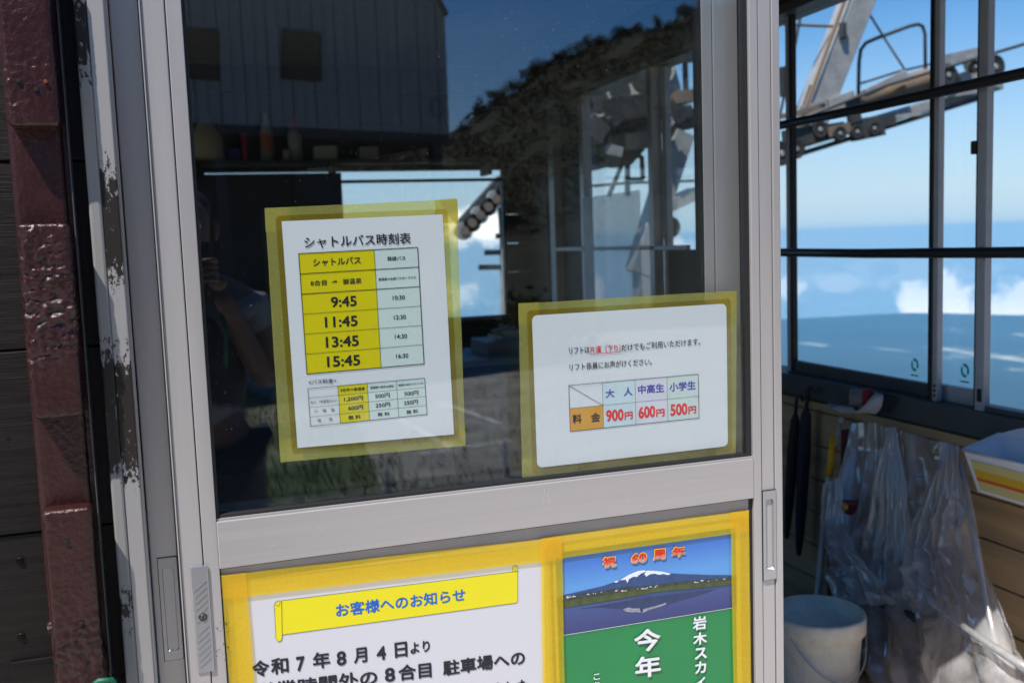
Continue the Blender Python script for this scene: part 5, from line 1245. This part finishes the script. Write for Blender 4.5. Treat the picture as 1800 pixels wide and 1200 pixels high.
for s_ in (.15, 3.3, 6.5, 9.7):
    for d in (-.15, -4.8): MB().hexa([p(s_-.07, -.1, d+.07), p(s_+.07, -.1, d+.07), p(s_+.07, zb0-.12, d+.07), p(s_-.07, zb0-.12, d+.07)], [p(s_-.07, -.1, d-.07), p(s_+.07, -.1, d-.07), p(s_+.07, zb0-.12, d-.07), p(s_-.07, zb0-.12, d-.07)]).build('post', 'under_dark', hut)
def hutray(px, py):      # meets the hut's front plane
    v = ray(px, py); v = Vector((v.x, -v.y, v.z)); c_ = Vector((0, DIST, EYE)); t_ = (O-c_).dot(nrm)/v.dot(nrm); return c_+v*t_
for (x0, y0, x1, y1) in ((497, 56, 562, 138), (318, 52, 382, 136)):
    a_ = hutray(x0, y0); b_ = hutray(x1, y0); c_ = hutray(x1, y1); d_ = hutray(x0, y1)
    zt_ = (a_.z+b_.z)/2; zb1 = (c_.z+d_.z)/2
    q = [Vector((d_.x, d_.y, zb1)), Vector((c_.x, c_.y, zb1)), Vector((b_.x, b_.y, zt_)), Vector((a_.x, a_.y, zt_))]
    wn = MB().hexa([v+nrm*.03 for v in q], [v-nrm*.03 for v in q]).build('window', 'shutter', hut)
    fr_ = MB()
    for i in range(4): fr_.bar(q[i]+nrm*.03, q[(i+1) % 4]+nrm*.03, .035, .035)
    fr_.build('frame', 'under_dark', wn)
for (x, y) in ((788, 180),):
    c_ = hutray(770, 190); MB().tube([c_+nrm*.04+dir_*.02+Vector((0, 0, .12*math.cos(R(a_))))+dir_*.10*math.sin(R(a_)) for a_ in range(0, 361, 24)], .008, 6).build('cable_coil', 'under_dark', hut)

# hill with shrubs rising behind the yard
def ridge(x):
    pts = [(-60, 3.2), (2, 3.6), (5.5, 4.2), (7.2, 4.5), (8.1, 5.3), (9.2, 5.9), (10.6, 6.7), (13, 7.6), (15.3, 8.3), (20, 10), (30, 14), (60, 20)]
    for (a_, za), (b_, zb2) in zip(pts[:-1], pts[1:]):
        if a_ <= x <= b_: return za+(zb2-za)*(x-a_)/(b_-a_)
    return pts[-1][1]
mat('hill', (.030, .026, .009, 1), rough=.95, var=.6, vscale=1.3, bump=.6, bscale=3, detail=8, bdist=.2)
V = []; F = []; nx, ny = 90, 34
for j in range(ny+1):
    for i in range(nx+1):
        x = -20+70*i/nx; s_ = j/ny; y = -11.5-26*s_; pr = min(1, max(0, (s_)/.52)); pr = pr*pr*(3-2*pr)
        h = ridge(x)*(pr if s_ < .52 else 1-.25*(s_-.52)); z = -.25+h+(.30*noise.noise(Vector((x*.5, y*.35, 1))))*pr+.25*noise.noise(Vector((x*1.1, y*1.1, 4)))*pr
        V.append((x, y, z))
for j in range(ny):
    for i in range(nx): F.append((j*(nx+1)+i, j*(nx+1)+i+1, (j+1)*(nx+1)+i+1, (j+1)*(nx+1)+i))
struct(MB().add(V, F).build('hill', 'hill', smooth=True))
mat('leaf_dark', (.045, .038, .014, 1), rough=.85, spec=.15, var=.3, vscale=3); mat('bark', (.06, .045, .03, 1), rough=.9)
def shrub_mesh(r_, n, sd):
    rnd = random.Random(sd); mb = MB()
    cl = [Vector((rnd.gauss(0, .45), rnd.gauss(0, .45), .55+rnd.gauss(0, .28)))*r_ for _ in range(9)]
    for k in range(n):
        c_ = rnd.choice(cl); d = Vector((rnd.gauss(0, 1), rnd.gauss(0, 1), rnd.gauss(0, 1))).normalized()*rnd.uniform(.15, .42)*r_
        p_ = c_+d
        if p_.z < .02: continue
        a_ = Vector((rnd.gauss(0, 1), rnd.gauss(0, 1), rnd.gauss(0, 1))).normalized(); b_ = a_.orthogonal().normalized(); s_ = rnd.uniform(.05, .10)*r_
        mb.poly([p_-a_*s_, p_+b_*s_*.5, p_+a_*s_, p_-b_*s_*.5])
    return mb
protos = []
for k in range(4):
    cr_ = shrub_mesh(1.0, 900, k).build('crown_src', 'leaf_dark'); st = MB()
    rnd = random.Random(50+k)
    for q in range(5): st.tube([(0, 0, -.15), (rnd.uniform(-.15, .15), rnd.uniform(-.15, .15), .3), (rnd.uniform(-.4, .4), rnd.uniform(-.4, .4), .8)], [.05, .03, .012], 6)
    so = st.build('stem_src', 'bark'); protos.append((cr_.data, so.data)); bpy.data.objects.remove(cr_); bpy.data.objects.remove(so)
words = ['round', 'ragged', 'tall', 'low', 'windswept', 'dense', 'sparse', 'spreading']
def shrub(x, y, z, s_, lab, k):
    e = thing('shrub', (x, y, z), lab, 'shrub', 'shrubs on the mirrored hillside'); e.rotation_euler.z = k*1.3; e.scale = (s_, s_, s_*random.uniform(.8, 1.2))
    for nm, me in (('crown', protos[k % 4][0]), ('trunk', protos[k % 4][1])):
        c_ = bpy.data.objects.new(nm, me); COL.objects.link(c_); c_.parent = e
k = 0
for (px, s_) in ((812, .6), (838, .75), (866, .9), (893, 1.0), (915, .9), (940, 1.15), (968, 1.0), (992, .8), (1015, .9), (1042, .8), (1070, .9), (1098, .85), (1130, .9), (1165, .8), (1200, .9), (1240, .9), (1285, 1.0)):
    Yr = 25.0; x = at(px, 200, Yr).x; z = ridge(x)-.35
    shrub(x, -25.0+random.uniform(-.4, .4), z+.12, s_*.42, '', k)
    k += 1
shr = [o for o in bpy.data.objects if o.name.split('.')[0] == 'shrub']
ordn = ['first', 'second', 'third', 'fourth', 'fifth', 'sixth', 'seventh', 'eighth', 'ninth', 'tenth', 'eleventh', 'twelfth', 'thirteenth', 'fourteenth', 'fifteenth', 'sixteenth', 'seventeenth']
for i, o in enumerate(shr): o['label'] = 'dark shrub on the mirrored ridge, %s one up the slope from the hut' % ordn[i]
for i, (px, py, s_, lab) in enumerate(((410, 470, .8, 'green bush in front of the hut posts, mirrored left of the timetable'), (600, 420, .7, 'dark bush by the hut posts, mirrored behind the timetable'), (850, 330, 1.1, 'bush at the foot of the mirrored hill right of the timetable'))):
    q = mir(at(px, py, 11.2)); shrub(q.x, q.y, -.1, s_, lab, i+2)
gc = MB(); rnd = random.Random(11)
for k in range(42000):
    x = rnd.uniform(2.0, 19); y = rnd.uniform(-25.6, -17.5)
    s_ = (-11.5-y)/26; pr = min(1, s_/.52); pr = pr*pr*(3-2*pr)
    z = -.25+ridge(x)*pr+.30*noise.noise(Vector((x*.5, y*.35, 1)))*pr+.25*noise.noise(Vector((x*1.1, y*1.1, 4)))*pr
    if noise.noise(Vector((x*.8, y*.8, 7))) < -.32: continue
    c_ = Vector((x, y, z+rnd.uniform(0, .10))); a_ = Vector((rnd.gauss(0, 1), rnd.gauss(0, 1), rnd.gauss(0, 1))).normalized(); b_ = a_.orthogonal().normalized(); r_ = rnd.uniform(.022, .05)
    gc.add([c_-a_*r_, c_+b_*r_*.6, c_+a_*r_, c_-b_*r_*.6], [(0, 1, 2, 3)])
me_ = bpy.data.meshes.new('undergrowth'); me_.from_pydata(gc.v, [], gc.f); me_.materials.append(MATS['leaf_dark']); go = bpy.data.objects.new('undergrowth', me_); COL.objects.link(go); tag(go, 'low scrub covering the mirrored hillside', 'undergrowth', kind='stuff')
# yard surfaces
mat('yard_gravel', (.30, .27, .235, 1), rough=.95, var=.45, vscale=2.5, bump=.5, bscale=30, detail=9, bdist=.01)
mat('white_line', (.55, .54, .50, 1), rough=.8, var=.35, vscale=30)
mat('bounce_concrete', (.50, .48, .45, 1), rough=.9, var=.15, vscale=3, bump=.3, bscale=60)
struct(MB().box(-3.2, 4.4, -3.9, -.02, -.2, -.085).build('bounce_apron', 'bounce_concrete'))  # pale slab added out of view to bounce sunlight at door and booth
struct(MB().poly([(1.0, -4.0, -.092), (9, -4.0, -.092), (12, -13, -.092), (6, -13.5, -.092), (1.6, -10, -.092)]).build('gravel_yard', 'yard_gravel'))
for (a_, b_) in (((700, 735), (800, 790)), ((740, 800), (900, 775)), ((770, 705), (880, 745))):
    P0 = mir(flr(*a_, -.088)); P1 = mir(flr(*b_, -.088)); d = (P1-P0).normalized()*1; n_ = Vector((-d.y, d.x, 0))*.035
    l_ = MB().poly([P0-n_, P1-n_, P1+n_, P0+n_]).build('painted_line', 'white_line'); l_['kind'] = 'structure'
mat('stone', (.30, .29, .26, 1), rough=.9, var=.35, vscale=9, bump=.4, bscale=30)
S0, S1 = mir(flr(385, 652, -.1)), mir(flr(500, 705, -.1))
for i in range(9):
    q = S0.lerp(S1, i/8); rk = MB(); rnd = random.Random(i)
    V = []; bm = bmesh.new(); bmesh.ops.create_icosphere(bm, subdivisions=2, radius=1)
    sx, sy, sz = rnd.uniform(.13, .18), rnd.uniform(.10, .14), rnd.uniform(.09, .13)
    for v in bm.verts: v.co = Vector((v.co.x*sx, v.co.y*sy, v.co.z*sz))*(1+.25*noise.noise(v.co*1.5+Vector((i, 0, 0))))
    me = bpy.data.meshes.new('edging_stone'); bm.to_mesh(me); bm.free(); me.materials.append(MATS['stone'])
    o = bpy.data.objects.new('edging_stone', me); COL.objects.link(o); o.location = (q.x, q.y, -.1+sz*.55)
    tag(o, 'pale edging stone mirrored left of the timetable, %s from the row\'s upper end' % ('first', 'second', 'third', 'fourth', 'fifth', 'sixth', 'seventh', 'eighth', 'ninth')[i], 'stone', 'edging stones in the mirrored grass')
for (px, py0, py1, lab) in ((893, 835, 778, 'white marker stake in the mirrored grass beside the fare notice'), (683, 865, 830, 'white marker stake in the mirrored grass below the timetable')):
    b_ = mir(flr(px, py0+6, -.1)); Yb = -b_.y
    tz = at(px, py1, Yb).z
    st = thing('marker_stake', (b_.x, b_.y, -.1), lab, 'stake'); MB().tube([(b_.x, b_.y, -.15), (b_.x, b_.y, tz)], .022, 8).build('shaft', 'white_line', st); MB().lathe((b_.x, b_.y, tz), [(.014, -.03), (.016, 0), (.008, .012), (0, .014)], 8).build('cap', 'stone', st)
# grass tufts in the yard, near the door only where the glass mirrors them
gm = MB(); rnd = random.Random(5)
for k in range(16000):
    x = rnd.uniform(-1.0, 4.6); y = rnd.uniform(-11.5, -4.0)
    dn_ = noise.noise(Vector((x*.9, y*.9, 0)))
    if dn_ < -.05 and rnd.random() < .8: continue
    if x > 1.3 and rnd.random() < .75: continue
    h = rnd.uniform(.04, .12); a_ = rnd.uniform(0, 6.28); wv = .006; dx, dy = math.cos(a_)*wv, math.sin(a_)*wv
    gm.add([(x-dx, y-dy, -.1), (x+dx, y+dy, -.1), (x+rnd.uniform(-.04, .04), y+rnd.uniform(-.04, .04), -.1+h)], [(0, 1, 2)])
mat('grass', (.15, .18, .06, 1), rough=.8, var=.4, vscale=1.5)
me_ = bpy.data.meshes.new('grass'); me_.from_pydata(gm.v, [], gm.f); me_.materials.append(MATS['grass']); go = bpy.data.objects.new('grass', me_); COL.objects.link(go); tag(go, 'short grass of the yard mirrored in the lower door glass', 'grass', kind='stuff')

# ================================================================== THE PHOTOGRAPHER, mirrored at the left edge of the glass
mat('skin', (.17, .085, .055, 1), rough=.5); mat('hair', (.012, .009, .007, 1), rough=.6); mat('shirt', (.24, .24, .26, 1), rough=.8); mat('vest', (.03, .018, .015, 1), rough=.8); mat('trousers', (.03, .03, .04, 1), rough=.8)  # skin and shirt colours lowered to hold the shade on the figure
YH = -1.50
pr_ = thing('person', (0, YH, -.1), 'person in pale shirt and dark vest raising a camera, mirrored at the glass edge', 'person')
def skin(name, vs, es, rs, m, parent, sub=2):
    o0 = ORG[parent.name]; me = bpy.data.meshes.new(name); me.from_pydata([tuple(Vector(v)-o0) for v in vs], es, [])
    o = bpy.data.objects.new(name, me); COL.objects.link(o); o.parent = parent; ORG[o.name] = o0
    sm = o.modifiers.new('skin', 'SKIN'); sm.use_smooth_shade = True
    for v, r_ in zip(me.skin_vertices[0].data, rs): v.radius = (r_, r_) if not isinstance(r_, tuple) else r_
    me.skin_vertices[0].data[0].use_root = True
    ss = o.modifiers.new('subsurf', 'SUBSURF'); ss.levels = sub; ss.render_levels = sub
    me.materials.append(MATS[m]); return o
y = YH
bv = [(0, y, .84), (0, y, 1.0), (0, y-.01, 1.18), (0, y, 1.29), (0, y+.01, 1.36), (0, y+.02, 1.43), (0, y+.02, 1.50), (0, y+.01, 1.55),
      (.17, y, 1.25), (.19, y+.05, 1.03), (.075, y+.15, 1.30), (-.17, y, 1.25), (-.19, y+.05, 1.03), (-.06, y+.15, 1.33),
      (.09, y, .80), (.10, y+.01, .38), (.10, y-.02, -.04), (.11, y+.12, -.07), (-.09, y, .80), (-.10, y+.01, .38), (-.10, y-.02, -.04), (-.11, y+.12, -.07)]
be = [(0,1),(1,2),(2,3),(3,4),(4,5),(5,6),(6,7),(3,8),(8,9),(9,10),(3,11),(11,12),(12,13),(0,14),(14,15),(15,16),(16,17),(0,18),(18,19),(19,20),(20,21)]
brs = [.12,.115,.13,.10,.052,.068,.076,.05,.050,.040,.027,.050,.040,.027,.085,.058,.042,.035,.085,.058,.042,.035]
body = skin('body', bv, be, brs, 'skin', pr_)
skin('hair', [(0, y-.035, 1.47), (0, y-.03, 1.52), (0, y+.0, 1.575)], [(0,1),(1,2)], [.070, .082, .070], 'hair', pr_)
skin('shirt', [(0, y, .90), (0, y, 1.02), (0, y-.01, 1.18), (0, y, 1.275), (.165, y, 1.25), (.178, y+.02, 1.14), (-.165, y, 1.25), (-.178, y+.02, 1.14)], [(0,1),(1,2),(2,3),(3,4),(4,5),(3,6),(6,7)], [.135,.135,.15,.115,.065,.060,.065,.060], 'shirt', pr_)
skin('vest', [(0, y-.01, .92), (0, y-.01, 1.05), (0, y-.01, 1.2), (0, y, 1.27)], [(0,1),(1,2),(2,3)], [.15,.150,.162,.12], 'vest', pr_)
skin('trousers', [(0, y, .86), (.09, y, .80), (.10, y+.01, .38), (.10, y-.02, .02), (-.09, y, .80), (-.10, y+.01, .38), (-.10, y-.02, .02)], [(0,1),(1,2),(2,3),(0,4),(4,5),(5,6)], [.14,.10,.072,.062,.10,.072,.062], 'trousers', pr_)
for sx in (-1, 1):
    MB().lathe((sx*.031, y+.083, 1.475), [(0, .010), (.007, .008), (.011, 0), (.007, -.008), (0, -.010)], 12).build('eye', 'paper', pr_, smooth=True)
    MB().lathe((sx*.078, y+.012, 1.462), [(0, -.03), (.009, -.018), (.012, .008), (.008, .026), (0, .03)], 10).build('ear', 'skin', pr_, smooth=True)
MB().add([(-.013, y+.09, 1.445), (.013, y+.09, 1.445), (0, y+.118, 1.448), (-.007, y+.088, 1.485), (.007, y+.088, 1.485)], [(0,1,2), (0,2,3), (1,4,2), (2,4,3)]).build('nose', 'skin', pr_, smooth=True)
MB().tube([(-.022, y+.088, 1.418), (0, y+.095, 1.415), (.022, y+.088, 1.418)], .004, 6).build('mouth', 'maroon', pr_, smooth=True)
for sx, wr, el in ((1, (.075, y+.15, 1.30), (.19, y+.05, 1.03)), (-1, (-.06, y+.15, 1.33), (-.19, y+.05, 1.03))):
    wr = Vector(wr)
    pc = wr+Vector((-.006*sx, .015, .045))
    skin('hand', [wr, pc], [(0, 1)], [.024, (.034, .018)], 'skin', pr_)
    for f in range(4):
        b_ = pc+Vector((.004*sx, .004+.004*f, .022-.016*f+.01)); ln_ = (.034, .040, .038, .030)[f]
        skin('finger', [b_, b_+Vector((-sx*ln_*.35, .022, .006)), b_+Vector((-sx*ln_*.95, .024, .004)), b_+Vector((-sx*ln_*1.3, .010, .002))], [(0,1),(1,2),(2,3)], [.009,.0085,.008,.007], 'skin', pr_, 1)
    skin('thumb', [pc+Vector((0, -.008, -.01)), pc+Vector((-sx*.018, -.024, .008)), pc+Vector((-sx*.040, -.026, .014))], [(0,1),(1,2)], [.011,.010,.008], 'skin', pr_, 1)
cmo = thing('photo_camera', (0, -1.36, 1.36), 'black camera held up by the mirrored person', 'camera')
MB().box(-.065, .065, -1.385, -1.345, 1.355, 1.435).build('camera_body', 'black_rubber', cmo, bevel=.008)
MB().box(-.022, .022, -1.385, -1.348, 1.435, 1.455).build('viewfinder', 'black_rubber', cmo, bevel=.005)
MB().lathe((0, -1.345, 1.395), [(.033, 0), (.033, .03), (.030, .032), (.030, .052), (.026, .052), (.022, .046), (0, .044)], 24, axis='y').build('lens', 'black_rubber', cmo, smooth=False)
tag(MB().tube([(.075, -1.35, 1.24), (.085, -1.36, 1.18), (.078, -1.36, 1.10)], .006, 8).build('wrist_strap', 'green_rope', smooth=True), 'green strap dangling below the camera of the mirrored person', 'strap')
